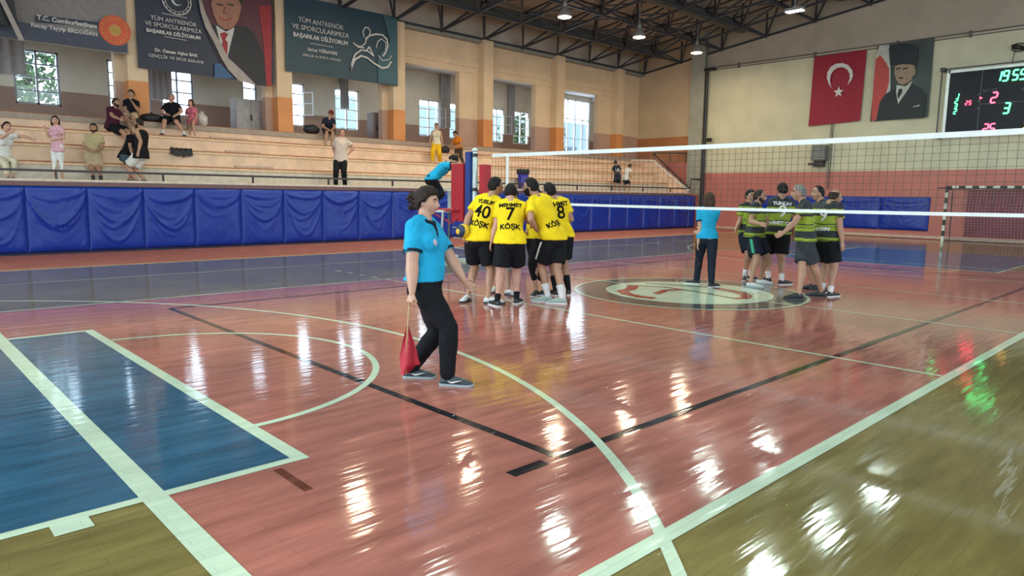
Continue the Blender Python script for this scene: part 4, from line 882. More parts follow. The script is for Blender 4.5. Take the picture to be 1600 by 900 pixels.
def jersey(name):
    m = bpy.data.materials.new(name); m.use_nodes = True; nt = m.node_tree; L = nt.links; N = nt.nodes; b = N['Principled BSDF']
    t = N.new('ShaderNodeTexCoord'); s = N.new('ShaderNodeSeparateXYZ'); L.new(t.outputs['Object'], s.inputs[0])
    r = N.new('ShaderNodeValToRGB'); r.color_ramp.interpolation = 'CONSTANT'; K = (.012, .018, .022, 1); G = (.27, .36, .022, 1); GD = (.10, .15, .02, 1)
    st = [(0, G), (.815, K), (.823, G), (.86, K), (.868, G), (.905, GD), (.93, G), (.965, K), (1.075, G), (1.12, GD), (1.135, G), (1.17, K), (1.18, G), (1.30, K), (1.345, G), (1.42, K), (1.46, K)]
    for i, (z, c) in enumerate(st):
        e = r.color_ramp.elements[i] if i < 2 else r.color_ramp.elements.new(z/2); e.position = z/2; e.color = c
    d = N.new('ShaderNodeMath'); d.operation = 'DIVIDE'; d.inputs[1].default_value = 2
    n = N.new('ShaderNodeTexNoise'); n.inputs['Scale'].default_value = 5; L.new(t.outputs['Object'], n.inputs['Vector'])
    a = N.new('ShaderNodeMath'); a.operation = 'MULTIPLY_ADD'; a.inputs[1].default_value = .05; L.new(n.outputs['Fac'], a.inputs[0]); L.new(s.outputs['Z'], a.inputs[2]); L.new(a.outputs[0], d.inputs[0]); L.new(d.outputs[0], r.inputs[0])
    L.new(r.outputs[0], b.inputs['Base Color']); b.inputs['Roughness'].default_value = .7; return m
C_JERS = jersey('cloth_striped_lime')

def head_pt(d, k):
    """point of a head's surface for unit direction d in head axes (x forward, y left, z up); k = size factor"""
    rx, ry, rz = .098, .076, .116
    r = 1/sqrt((d[0]/rx)**2+(d[1]/ry)**2+(d[2]/rz)**2); x, y, z = d[0]*r, d[1]*r, d[2]*r; zn = z/rz
    lo = max(0, -zn); y *= 1-.30*lo*lo-.05*lo
    if x < 0: x *= 1-.42*lo
    else:
        x *= 1-.06*max(0, zn-.2)
        x += .010*lo*exp(-(y/.03)**2)
        x += .027*exp(-(y/.0125)**2)*(exp(-((z+.022)/.017)**2)+.45*exp(-((z-.002)/.022)**2))
        x -= .011*(exp(-((abs(y)-.031)/.015)**2-((z-.014)/.012)**2))
        x += .006*exp(-(y/.045)**2-((z-.036)/.010)**2)
        x += .007*exp(-(y/.022)**2-((z+.056)/.010)**2)+.006*exp(-(y/.02)**2-((z+.095)/.014)**2)
        x -= .004*exp(-(y/.02)**2-((z+.074)/.007)**2)
    return Vector((x, y, z))*k, zn
def hair_mask(d, zn, style):
    az = math.degrees(math.atan2(abs(d[1]), d[0]))
    P = {'short': [(0, .56), (35, .50), (62, .30), (78, -.12), (95, -.05), (115, -.45), (180, -.62)],
         'receding': [(0, .80), (35, .78), (60, .45), (78, -.05), (95, -.05), (115, -.4), (180, -.6)],
         'bald': [(0, 1.2), (60, 1.2), (70, .5), (80, -.1), (115, -.4), (180, -.55)],
         'long': [(0, .58), (30, .52), (50, .35), (70, -.1), (90, -.8), (180, -.9)], 'cap': [(0, .45), (60, .40), (90, .30), (180, .0)]}[style if style in ('short', 'receding', 'bald', 'long', 'cap') else 'short']
    for (a, z0), (b_, z1) in zip(P, P[1:]):
        if a <= az <= b_: h = z0+(z1-z0)*(az-a)/(b_-a); break
    v = (zn-h)/.12
    if style == 'bald' and zn > .52: v = min(v, (.62-zn)/.08)
    return max(0, min(1, v))
def shell(k, thick, maskf, seed=0, n=44, nz=30, amp=.006, frq=28):
    m = MB(); rings = []
    for i in range(nz+1):
        t = pi*(.02+.96*i/nz); ring = []
        for j in range(n):
            a = 2*pi*j/n; d = Vector((sin(t)*cos(a), sin(t)*sin(a), -cos(t))); p, zn = head_pt(d, k); q = maskf(d, zn)
            s = thick*k*q+amp*k*q*noise.noise(Vector((d.x*frq*.1+seed, d.y*frq*.1, d.z*frq*.1))*3)-.010*k*(1-q)
            ring.append(p+d*s)
        rings.append(ring)
    m.rings(rings); return m
def beard_mask(d, zn):
    az = math.degrees(math.atan2(abs(d[1]), d[0])); 
    if az > 95: return 0
    top = -.42 if az < 22 else (-.30 if az < 50 else -.05)
    v = max(0, min(1, (top-zn)/.08)); return v*(1 if not (az < 13 and -.56 < zn < -.44) else .2)

def ik(a, c_, l1, l2, hint):
    v = c_-a; L_ = v.length; d = v.normalized()
    if L_ > (l1+l2)*.999: return a+d*L_*l1/(l1+l2)
    x = (l1*l1-l2*l2+L_*L_)/(2*L_); h = sqrt(max(0, l1*l1-x*x)); n = (hint-d*hint.dot(d))
    return a+d*x+(n.normalized() if n.length > 1e-4 else Vector((0, 0, 1)))*h

def view(phi): a = radians(phi); return (FW*cos(a)+RT*sin(a)).normalized()

def hand(b, wr, d, pn, k, curl=.5, side=1, spread=.2, thumb=True, n=8):
    """palm and five fingers; d = direction of the hand, pn = palm normal, side = +1 when the thumb lies along +across"""
    d = d.normalized(); pn = (pn-d*pn.dot(d)).normalized(); ac = pn.cross(d)*side; g = k
    pl = .088*g
    rings = []
    for t, wdt, th in ((0, .026, .019), (.2, .032, .017), (.55, .041, .015), (.85, .043, .0135), (1.0, .040, .012)):
        c_ = wr+d*pl*t; rings.append([c_+ac*cos(2*pi*q/12)*wdt*g+pn*sin(2*pi*q/12)*th*g for q in range(12)])
    b.rings(rings)
    for i, (off, L_) in enumerate(((.031, .068), (.011, .078), (-.010, .073), (-.029, .056))):
        p = wr+d*pl*.93+ac*off*g; dd = (d+ac*off*spread*20).normalized(); pts = [p-dd*.012*g]; rr = [.0088*g]
        for s_, f_ in enumerate((.45, .30, .25)):
            dd = (dd*cos(curl*(.55+.25*s_))+pn*sin(curl*(.55+.25*s_))).normalized(); p = p+dd*L_*g*f_; pts.append(p); rr.append((.0086-.0008*s_)*g)
        b.capsule(pts, rr, n)
    p = wr+d*pl*.25+ac*.026*g; dd = (d*.75+ac*.65+pn*.25).normalized()
    b.capsule([p, p+dd*.035*g, p+dd*.035*g+(dd*.7+d*.5+pn*.3*(1+curl)).normalized()*.028*g], [.013*g, .0105*g, .009*g], n)

def person(S):
    """S describes clothing and pose; positions are measured in the photograph and solved into metres"""
    H = S['H']; z0 = S.get('z0', 0.); F = view(S['phi']); k = H/1.75; W = S.get('w', 1.); Y = S.get('Y')
    if Y is not None: feet = [Vector((aty(x, y, Y).x, Y+dy, z0)) for x, y, dy in S['f']]
    else: feet = [atz(x, y, z0) for x, y in S['f']]
    fz = S.get('fz', (0, 0)); ank = [feet[i]+UP*(.052*H+fz[i]) for i in (0, 1)]
    g0 = (feet[0]+feet[1])/2; org = Vector((g0.x, g0.y, z0))
    dep = depth(g0)+S.get('dp', 0.) if 'PY' not in S else None
    P = atd(*S['pel'], dep) if dep is not None else aty(*S['pel'], S['PY'])
    dep = depth(P)
    N = atd(*S['neck'], dep+S.get('dn', 0.)); Hc = atd(*S['head'], dep+S.get('dn', 0.)+S.get('dh', 0.))
    # keep the head at neck's distance
    v = Hc-N; tgt = .100*H; 
    if not (.85*tgt < v.length < 1.12*tgt): Hc = N+v.normalized()*tgt
    U = (N-P).normalized(); TL = (N-P).length
    Lf = UP.cross(F); Lf = (Lf-U*Lf.dot(U)).normalized(); Ff = Lf.cross(U).normalized()
    if Ff.dot(F) < 0: Ff = -Ff
    sw = .093*H*S.get('sw', 1.); hw = .052*H
    Fh = view(S['hphi2']) if 'hphi2' in S else F; Lh = UP.cross(Fh)
    sh = [N-U*.035*H+Lf*sw, N-U*.035*H-Lf*sw]
    hip = [P+Lh*hw, P-Lh*hw]
    l1, l2 = .245*H, .243*H
    knee = [ik(hip[i], ank[i], l1, l2, (Fh+UP*.3)) for i in (0, 1)]
    # arms
    e_, wr_ = [], []
    for i in (0, 1):
        ex, ey, es = S['e'][i]; wx, wy, ws = S['h'][i]; la, lf = .172*H, .148*H
        def solve(base, px, py, s, L_):
            db = depth(base); q = atd(px, py, db); r2 = (q-base).length
            if isinstance(s, float): q = atd(px, py, db+s)
            else:
                dd = sqrt(max(0, L_*L_-min(r2, L_)**2)); q = atd(px, py, db+s*dd)
            v_ = q-base; return base+v_.normalized()*max(L_*.92, min(L_*1.08, v_.length))
        e = solve(sh[i], ex, ey, es, la); wv = solve(e, wx, wy, ws, lf); e_.append(e); wr_.append(wv)
    hero = S.get('hero', False); vox = .0045 if hero else S.get('vox', .0105); t = empty('person', org, S['label'], 'person', S.get('group'))
    sk = SKIN[S.get('skin', 'tan')]
    # ---------------- body
    b = MB()
    fem = S.get('fem', 0); belly = S.get('belly', 0.)
    prof = [(-.16, .055, .045, 0), (-.05, .088, .062, 0), (.04, .097+.008*fem, .068, 0), (.16, .093+.004*fem, .067+.01*belly, .004*belly), (.33, .084-.008*fem, .062+.018*belly, .012*belly), (.50, .087-.008*fem, .062+.014*belly, .010*belly),
            (.68, .096-.006*fem, .066, .002), (.82, .101, .062, 0), (.92, .085, .050, -.002), (.985, .050, .038, -.002), (1.03, .036, .036, 0)]
    def trings(inf, lo=-9, hi=9, wide=False):
        rr = []
        for tt, a, d, off in prof:
            if tt < lo or tt > hi: continue
            if wide and tt < .25: a = max(a, .113-.05*max(0, tt)); d = max(d, .080-.02*max(0, tt)); off = off-.004
            c_ = P+U*TL*tt+Ff*off*H; mixh = max(0, min(1, (.35-tt)/.35)); A = (Lf*(1-mixh)+Lh*mixh).normalized(); B = (Ff*(1-mixh)+Fh*mixh).normalized(); WW = 1+(W-1)*(1 if tt < .9 else .5)
            rr.append([c_+A*cos(2*pi*q/24)*(a*H*WW+inf)+B*sin(2*pi*q/24)*(d*H*WW+inf) for q in range(24)])
        return rr
    b.rings(trings(0))
    if fem:
        for s_ in (1, -1): b.ell(P+U*TL*.66+Ff*.055*H+Lf*.045*H*s_, Ff*.040*H*W, Lf*.042*H*W, U*.042*H*W, 12)
    b.ell(P+U*TL*-.0-Fh*.030*H, Fh*.052*H*W, Lh*.085*H*W, UP*.060*H*W, 14)
    b.capsule([N-U*.03*H, N+(Hc-N)*.35, N+(Hc-N)*.75], [.040*H*(1+(W-1)*.5), .033*H*(1+(W-1)*.5), .032*H], 14)
    for i in (0, 1):
        b.capsule([N+(Hc-N)*.22, N*.45+sh[i]*.55+U*.012*H, sh[i]+U*.004*H], [.030*H, .028*H*W, .028*H*W], 12)
        b.sph(sh[i], .034*H*W, 12); b.capsule([sh[i]+(N-sh[i])*.35-U*.01*H, sh[i]], [.034*H, .033*H*W], 12)
        a1 = e_[i]-sh[i]; a2 = wr_[i]-e_[i]; W0 = W; W = W*S.get('aw', 1.)
        b.capsule([sh[i], sh[i]+a1*.35, sh[i]+a1*.7, e_[i]], [.031*H*W, .030*H*W, .026*H*W, .0235*H*W], 12)
        b.capsule([e_[i], e_[i]+a2*.28, e_[i]+a2*.65, wr_[i]], [.0235*H*W, .0255*H*W, .020*H*W, .0155*H], 12); W = W0
        side = 1 if i == 0 else -1; inward = -Lf if i == 0 else Lf
        hd = S.get('hd', (None, None))[i]; d = a2.normalized() if hd is None else (RT*hd[0]+FW*hd[1]+UP*hd[2]).normalized()
        pn = inward*.9+Ff*.2
        if abs(d.dot(pn.normalized())) > .85: pn = -Ff
        hand(b, wr_[i]-d*.004, d, pn, k, S.get('curl', (.45, .45))[i], 1 if ((pn.cross(d)).dot(Ff) > 0) else -1)
        th = knee[i]-hip[i]; sn = ank[i]-knee[i]
        b.capsule([hip[i]+UP*.01*H, hip[i]+th*.3, hip[i]+th*.7, knee[i]], [.054*H*W, .053*H*W, .041*H*W, .033*H*W], 14)
        back = -(Fh-sn.normalized()*Fh.dot(sn.normalized())).normalized()
        b.capsule([knee[i], knee[i]+sn*.28+back*.008*H, knee[i]+sn*.6+back*.003*H, ank[i]], [.032*H*W, .034*H*W, .025*H, .0195*H], 14)
    # head in its own axes
    HF = view(S.get('hphi', S['phi'])); pitch = radians(S.get('hp', 0)); HF = (HF*cos(pitch)+UP*sin(pitch)).normalized()
    hu = (UP*.9+(Hc-N).normalized()*.35); hu = (hu-HF*hu.dot(HF)).normalized(); hl = hu.cross(HF)
    HM = Matrix((HF, hl, hu)).transposed().to_4x4(); HM.translation = Hc; kk = k*S.get('hk', 1.07)
    if H < 1.5: kk = k*1.2
    hm = shell(kk, 0, lambda d, z: 1, n=56, nz=44, amp=0); hm.v = [tuple(HM @ Vector(v)) for v in hm.v]; b.add(hm.v, hm.f)
    for s_ in (1, -1):
        c_ = HM @ Vector((-.004*kk, .076*kk*s_, -.006*kk)); b.ell(c_, HF*.017*kk, hl*.007*kk, hu*.030*kk, 10)
    # feet inside the shoes
    sphi = S.get('fphi', (S['phi'], S['phi'])); fd = [view(a) for a in sphi]; pit = S.get('fpit', (0, 0))
    fdp = [(fd[i]*cos(radians(pit[i]))+UP*sin(radians(pit[i]))).normalized() for i in (0, 1)]
    for i in (0, 1): b.capsule([ank[i]-UP*.018*H, ank[i]-UP*.026*H+fdp[i]*.06*H], [.020*H, .017*H], 10)
    me = remesh(b, vox, 1, org, 0, 0, [sk]); link('body', me, t)
    bvh = BVHTree.FromPolygons([v.co for v in me.vertices], [p.vertices[:] for p in me.polygons])
    def fin(name, mb, m, parent=t, v=None, it=2, wr=0., sd=0):
        if v: o = link(name, remesh(mb, v, it, org, wr, sd, [m]), parent)
        else: o = link(name, mb.mesh(name, True, [m], org), parent)
        return o
    # ---------------- face
    if S.get('face', True):
        for s_ in (1, -1):
            q = MB(); q.ell(HM @ Vector((.0800*kk, .030*kk*s_, .013*kk)), HF*.0105*kk, hl*.0145*kk, hu*.0062*kk, 10); ey = fin('eye', q, EYEW if hero else EYED)
            if hero: q = MB(); q.ell(HM @ Vector((.0862*kk, .0295*kk*s_, .013*kk)), HF*.0055*kk, hl*.0072*kk, hu*.0075*kk, 10); fin('iris', q, EYED, ey)
            q = MB(); q.capsule([HM @ Vector((.098*kk, .013*kk*s_, .030*kk)), HM @ Vector((.095*kk, .032*kk*s_, .036*kk)), HM @ Vector((.082*kk, .048*kk*s_, .031*kk))], [.0045*kk, .005*kk, .003*kk], 6); fin('eyebrow', q, HAIRM[S.get('hairc', 'dark') if S.get('hairc') != 'grey' else 'dark'])
        q = MB(); q.capsule([HM @ Vector((.091*kk, -.020*kk, -.056*kk)), HM @ Vector((.1005*kk, 0, -.055*kk)), HM @ Vector((.091*kk, .020*kk, -.056*kk))], [.004*kk, .0078*kk, .004*kk], 8); fin('mouth', q, LIP)
    hs = S.get('hair', 'short'); hc = HAIRM[S.get('hairc', 'black')]
    hm = shell(kk, S.get('hthick', .013), lambda d, z: hair_mask(d, z, hs if hs not in ('bun', 'wavy') else 'long' if hs == 'wavy' else 'short'), S['f'][0][0], amp=.010 if hs in ('bun', 'wavy', 'long') else .005)
    hm.v = [tuple(HM @ Vector(v)) for v in hm.v]
    rnd = random.Random(int(S['f'][0][0])); ho = None
    if hs in ('long', 'wavy'):
        L_ = S.get('hlen', .24)
        for q in range(26):
            a = radians(75+210*q/25); r0 = .085*kk
            p = HM @ Vector((r0*cos(a)*1.0-.006, r0*sin(a)*.95, -.01*kk)); pts = []; rr = []
            for s_ in range(7):
                dz = L_*k*s_/6; w_ = .012*sin(s_*1.6+q)*(1 if hs == 'wavy' else .3); out = -.035*kk*min(1, dz/.12)*.3
                pts.append(p*1.0+(p-Hc)*.10*s_*(1 if hs == 'wavy' else .3)*.5-UP*dz+hl*w_*1.3+HF*.008*cos(s_*2.1+q*1.7)); rr.append((.018-.0020*s_)*kk)
            hm.capsule(pts, rr, 8)
    if hs == 'bun':
        c0 = Vector((-.098, 0, .004))*kk
        for q in range(90 if hero else 46):
            a, c2 = rnd.uniform(0, 2*pi), rnd.uniform(-1, 1); s2 = sqrt(1-c2*c2); d = Vector((s2*cos(a), s2*sin(a), c2)); R_ = rnd.uniform(.045, .080 if hero else .055)*kk
            p = c0+Vector((d.x*R_*1.15, d.y*R_, d.z*R_*1.15)); tn = d.cross(Vector((rnd.uniform(-1, 1), rnd.uniform(-1, 1), rnd.uniform(-1, 1)))).normalized()
            pts = [HM @ (p+tn*(.045*kk*(s_/4-.5))+d*(.016*kk*sin(s_*1.9+q))) for s_ in range(5)]; hm.capsule(pts, [.006*kk, .009*kk, .010*kk, .008*kk, .003*kk], 7)
        hm.ell(HM @ c0, HF*.066*kk, hl*.060*kk, hu*.068*kk, 12)
    fin('hair', hm, hc, v=.006 if hero else (.010 if hs in ('long', 'wavy', 'bun') else None), it=1)
    if S.get('beard'): bm_ = shell(kk, .008, beard_mask, 3, amp=.003); bm_.v = [tuple(HM @ Vector(v)) for v in bm_.v]; fin('beard', bm_, hc)
    if 'cap' in S:
        q = shell(kk, .022, lambda d, z: hair_mask(d, z, 'cap'), 1, amp=0); q.v = [tuple(HM @ Vector(v)) for v in q.v]; co_ = fin('cap', q, S['cap'])
        q = MB(); q.ell(HM @ Vector((.115*kk, 0, .052*kk)), HF*.062*kk, hl*.062*kk, hu*.008*kk, 14); fin('visor', q, S['cap'], co_)
    # ---------------- shirt
    sv = .008 if hero else max(.012, vox); hem = S.get('hem', -.10); shc = S['shirt']; so = None
    def band(name, c_, ax, r, wd, m, parent, n=20):
        """narrow trim ring round a sleeve or neck"""
        q = MB(); ax = ax.normalized(); x = ax.orthogonal().normalized(); y = ax.cross(x)
        q.rings([[c_+ax*o_+(x*cos(2*pi*j/n)+y*sin(2*pi*j/n))*r_ for j in range(n)] for o_, r_ in ((-wd/2, r*.9), (-wd/2, r), (wd/2, r), (wd/2, r*.9))], 0, True); return fin(name, q, m, parent)
    if shc is not None:
        q = MB(); inf = (.010+.005*S.get('loose', 1))*k; rr = trings(inf, hem-.001+.0, .99, hem < .05)
        c_ = P+U*TL*hem; hemr = S.get('hemr', 1.)
        first = [c_-Fh*.006*H+(Lh*cos(2*pi*j/24)*(.115*H*W*hemr+inf)+Fh*sin(2*pi*j/24)*(.082*H*W*hemr+(belly*.012*H)+inf)) for j in range(24)]
        q.rings([first]+rr)
        if hem < -.03: q.ell(P-Fh*.026*H+U*.022*H, Fh*(.056*H*W+inf+.006), Lh*(.088*H*W+inf+.004), UP*(.050*H*W), 16)
        if fem:
            for s_ in (1, -1): q.ell(P+U*TL*.66+Ff*.055*H+Lf*.044*H*s_, Ff*(.040*H*W+inf), Lf*(.044*H*W+inf), U*(.046*H*W+inf), 12)
        sl_ = S.get('sleeve', .62)
        if sl_ > 0:
            for i in (0, 1):
                a1 = e_[i]-sh[i]; s0 = sh[i]+(N-sh[i])*.45-U*.015*H
                q.tube([s0, sh[i], sh[i]+a1*sl_*.5, sh[i]+a1*sl_], [.036*H*W, .037*H*W+inf*.3, .034*H*W+inf*.5, .034*H*W+inf*.9], 16); q.sph(sh[i], .0345*H*W+inf*.5, 12); q.capsule([N*.8+Hc*.2-U*.012*H, N*.45+sh[i]*.55+U*.012*H, sh[i]+U*.004*H], [.030*H+inf*.3, .030*H*W+inf*.4, .030*H*W+inf*.4], 12)
        so = fin('shirt', q, shc, v=sv, it=4, wr=.006*k, sd=S['f'][0][0])
        if S.get('trim') is not None:
            for i in (0, 1): a1 = e_[i]-sh[i]; band('sleeve_cuff', sh[i]+a1*(sl_-.03), a1, .034*H*W+inf*1.0+.004, .022*k, S['trim'], so)
            nk = (Hc-N).normalized(); c_ = N+U*.006*H+Ff*.010*H; q = MB()
            pts = [c_+Lf*.044*H*cos(2*pi*j/18)+Ff*.046*H*sin(2*pi*j/18)-U*.018*H*sin(2*pi*j/18) for j in range(19)]
            q.tube(pts, .0105*H, 8, cap=False); q.tube([c_+Ff*.052*H-U*.01*H, c_+Ff*.066*H-U*.06*H, c_+Ff*.072*H-U*.10*H], .008*H, 8); fin('collar', q, S['trim'], so)
        for (s, u_, sz, m_) in S.get('print', ()):
            sm = so.data; tree = BVHTree.FromPolygons([v.co for v in sm.vertices], [p.vertices[:] for p in sm.polygons])
            me_ = text_mesh(s, sz*k, 0, .004*k)
            bm = bmesh.new(); bm.from_mesh(me_); bmesh.ops.remove_doubles(bm, verts=bm.verts, dist=1e-5); bmesh.ops.triangulate(bm, faces=bm.faces)
            for _ in range(3):
                es = [e for e in bm.edges if e.calc_length() > .03*k]
                if es: bmesh.ops.subdivide_edges(bm, edges=es, cuts=1); bmesh.ops.triangulate(bm, faces=bm.faces)
            back = -1 if S.get('printside', 'back') == 'back' else 1; dd = Ff*back; xr = U.cross(dd).normalized(); c0 = P+U*TL*u_-org
            ok = []
            for v in bm.verts:
                o_ = c0+xr*v.co.x+U*v.co.y+dd*.5; hit = tree.ray_cast(o_, -dd, 1.0)
                v.co = (hit[0]+dd*.005) if hit[0] is not None else o_-dd*.45
            bm.to_mesh(me_); bm.free(); me_.materials.clear(); me_.materials.append(m_); link('shirt_print', me_, so)
    # ---------------- lower clothing
    lw = S.get('lower'); lm = S.get('lowm')
    if lw:
        q = MB(); inf = .009*k; top = S.get('ltop', .05)
        rr = trings(inf, -.17, top+.001); q.rings(rr); q.ell(P-Fh*.028*H-UP*.012*H, Fh*(.050*H*W+inf), Lh*(.083*H*W+inf), UP*(.052*H*W+inf), 14)
        for i in (0, 1):
            th = knee[i]-hip[i]; sn = ank[i]-knee[i]
            if lw == 'shorts':
                e = S.get('llen', .78); r_ = S.get('flare', 1.)
                q.tube([hip[i]+UP*.02*H, hip[i]+th*.3, hip[i]+th*e*.75, hip[i]+th*e], [.056*H*W+inf, .060*H*W+inf, .060*H*W*r_+inf, .059*H*W*r_+inf], 18)
            elif lw in ('pants', 'tights', 'wide'):
                e = S.get('llen', 1.); g_ = {'pants': 1., 'tights': .82, 'wide': 1.35}[lw]
                pts = [hip[i]+UP*.02*H, hip[i]+th*.35, hip[i]+th*.75, knee[i], knee[i]+sn*.3*e, knee[i]+sn*.65*e, knee[i]+sn*e]
                q.capsule(pts, [.056*H*W+inf*.6, .056*H*W+inf*.6, .047*H*W*(g_*.5+.5)+inf*.6, .041*H*W*g_+inf*.5, .040*H*W*g_+inf*.4, .034*H*W*g_+inf*.4, .032*H*W*g_+inf*.3], 16)
            elif lw == 'skirt':
                pass
        lo = fin({'shorts': 'shorts', 'pants': 'trousers', 'tights': 'leggings', 'wide': 'trousers'}[lw], q, lm, v=sv, it=3, wr=.005*k, sd=3)
        if 'stripe' in S:
            for i, m_, ph in S['stripe']:
                th = knee[i]-hip[i]; e = S.get('llen', .78); dv = view(ph); q = MB(); sm = lo.data; tree = BVHTree.FromPolygons([v.co for v in sm.vertices], [p.vertices[:] for p in sm.polygons]); pts = []
                for s_ in range(9):
                    c_ = hip[i]+th*(e*(.1+.88*s_/8))-org; hit = tree.ray_cast(c_+dv*.4, -dv, .5); pts.append((hit[0] if hit[0] is not None else c_+dv*.08*H)+dv*.002)
                lat = dv.cross(UP)*.026*k
                q.add([p+org+lat*s2+dv*o2 for p in pts for s2, o2 in ((-1, 0), (1, 0), (1, .004), (-1, .004))], [(4*j+a, 4*j+(a+1) % 4, 4*j+4+(a+1) % 4, 4*j+4+a) for j in range(8) for a in range(4)]); fin('side_stripe', q, m_, lo)
        if 'legprint' in S:
            s, i, m_, ph, sz = S['legprint']; dv = view(ph); c_ = hip[i]+(knee[i]-hip[i])*.5+dv*.079*H*W; flat_text('shorts_print', s, sz, c_, UP.cross(dv), UP, m_, lo, .003, org)
    if 'knee' in S:
        for i in S['knee']:
            q = MB(); th = (knee[i]-hip[i]).normalized(); sn = (ank[i]-knee[i]).normalized(); q.capsule([knee[i]-th*.05*H, knee[i], knee[i]+sn*.05*H], [.040*H*W, .041*H*W, .038*H*W], 14); fin('knee_pad', q, C_KNEE, v=.012)
    # ---------------- socks and shoes
    shoe = S.get('shoe', SH_K); sock = S.get('sock', FLESHW); sole = S.get('sole', SH_W)
    for i in (0, 1):
        sn = ank[i]-knee[i]
        if sock is not None:
            sl = S.get('slen', .30); q = MB(); q.tube([ank[i]-UP*.01*H, ank[i], ank[i]-sn*sl*.5, ank[i]-sn*sl], [.024*H, .0225*H, .0245*H*(1+(sl-.2)*.5), .0275*H*(1+(sl-.2)*.8)], 14); fin('sock', q, sock)
        f_ = fdp[i]; up_ = (UP-f_*UP.dot(f_)).normalized(); lt = up_.cross(f_); bs = ank[i]-up_*.052*H-f_*.038*H
        if shoe is not None:
            q = MB(); rr = []
            for tt, wd, h0, ht in ((0, .012, .010, .034), (.012, .019, .008, .050), (.05, .0225, .008, .056), (.09, .0225, .008, .047), (.12, .025, .008, .038), (.145, .0245, .008, .031), (.162, .019, .009, .025), (.170, .010, .010, .018)):
                ring = []
                for j in range(16):
                    a = 2*pi*j/16; cx, cz = cos(a), sin(a); zz = (h0+ht)/2+(ht-h0)/2*(abs(cz)**.8)*(1 if cz > 0 else -1); ww = wd*(abs(cx)**.7)*(1 if cx > 0 else -1)*(1 if cz < .3 else .85)
                    ring.append(bs+f_*tt*H+lt*ww*H+up_*zz*H)
                rr.append(ring)
            q.rings(rr); sho = fin('shoe', q, shoe)
            q = MB(); rr = []
            for tt, wd, up0 in ((-.004, .012, 0), (.01, .0215, 0), (.05, .024, 0), (.08, .0235, 0), (.12, .0265, 0), (.148, .025, 0), (.168, .018, .002), (.176, .009, .005)):
                rr.append([bs+f_*tt*H+lt*wd*sx_*H+up_*(zz+up0)*H for sx_, zz in ((1, 0), (1, .012), (-1, .012), (-1, 0))])
            q.rings(rr); q2 = fin('sole', q, sole, sho); q2.data.polygons.foreach_set('use_smooth', [False]*len(q2.data.polygons))
            if 'mark' in S:
                for sd in (1, -1):
                    q = MB(); P_ = lambda a_, z_: bs+f_*a_*H+lt*sd*.0275*H+up_*z_*H
                    q.prism([P_(.045, .030), P_(.060, .018), (P_(.075, .018)), P_(.125, .038), P_(.075, .028), P_(.060, .026)], -lt*sd, .006*k); fin('shoe_mark', q, S['mark'], sho)
    return t, dict(wr=wr_, el=e_, org=org, F=F, k=k, P=P, N=N, U=U, Ff=Ff, Lf=Lf, TL=TL, hd=[(wr_[i]-e_[i]).normalized() for i in (0, 1)], shirt=so)

# ---- the lineswoman in front
t, I = person(dict(label='woman line judge in turquoise polo walking with a red flag in the foreground', hero=True, H=1.60, w=1.16, fem=1, belly=.9, phi=115, hphi=108, hphi2=98, hp=-5,
    f=[(642, 590), (699, 602)], pel=(664, 449), neck=(662, 346), head=(667, 316), dn=0., e=[(704, 404, -.02), (644, 411, -.07)], h=[(721, 432, 0), (644, 458, -.05)],
    hair='bun', hairc='dark', hthick=.030, skin='fair', shirt=C_TURQ, trim=C_NAVY, sleeve=.74, hem=.12, hemr=.93, loose=.8, ltop=.16, aw=1.15, lower='pants', lowm=C_BLACK, llen=.96, shoe=SH_N, sole=SH_S, sock=None, mark=SH_W,
    fphi=(92, 98), curl=(.35, 1.35), hd=((.75, 0, -.6), (-.25, -.1, -.9)), hk=1.06))
c_ = I['P']+I['U']*I['TL']*.60+I['Ff']*.125*1.0+I['Lf']*.03
q = MB(); tree = BVHTree.FromPolygons([v.co for v in I['shirt'].data.vertices], [p.vertices[:] for p in I['shirt'].data.polygons]); dv = (I['Ff']*.8-I['Lf']*.45).normalized(); hit = tree.ray_cast(I['P']+I['U']*I['TL']*.66-I['org']+dv*.6, -dv, 1)
if hit[0]: q.ell(hit[0]+I['org'], hit[1]*.006, hit[1].orthogonal().normalized()*.028, hit[1].cross(hit[1].orthogonal().normalized())*.028, 14); o = build('chest_badge', q, mat('badge_white', (.55, .50, .58), .6), I['shirt'], True, I['org'])
# her flag: wooden stick and red cloth, held low in the rear hand
hp = I['wr'][1]+(RT*-.25-FW*.1-UP*.9).normalized()*.085-I['Lf']*-.01
ft = empty('signal_flag', hp, 'red signal flag on a short wooden stick hanging from the line judge\'s hand', 'flag')
dq = depth(hp); a = hp+UP*.06; b_ = atd(637, 512, dq); e2 = atd(634, 585, dq)
m = MB(); m.tube([a, b_, e2], .0075, 8); part('stick', m, mat('stick_wood', (.42, .26, .13), .5), ft, True)
rows = [((636, 638), 506), ((634, 641), 516), ((630, 646), 530), ((627, 651), 545), ((624, 654), 558), ((625, 657), 568), ((626, 650), 576), ((627, 640), 587)]
m = MB(); n = 14; pts = []
for r_, ((xa, xb), y) in enumerate(rows):
    for i in range(n+1):
        u = i/n; yy_ = y+(-5*u if r_ > 5 else 2*u); pts.append(atd(xa+(xb-xa)*u, yy_, dq+.035*sin(u*7+r_*.4)*min(1, r_/3)+.03*u))
f = [(j*(n+1)+i, (j+1)*(n+1)+i, (j+1)*(n+1)+i+1, j*(n+1)+i+1) for j in range(len(rows)-1) for i in range(n)]
m.add(pts, f); m.add([p+FW*.006 for p in pts], [q_[::-1] for q_ in f]); part('flag_cloth', m, mat('flag_cloth_red', (.42, .015, .03), .7, bump=.2), ft, True)

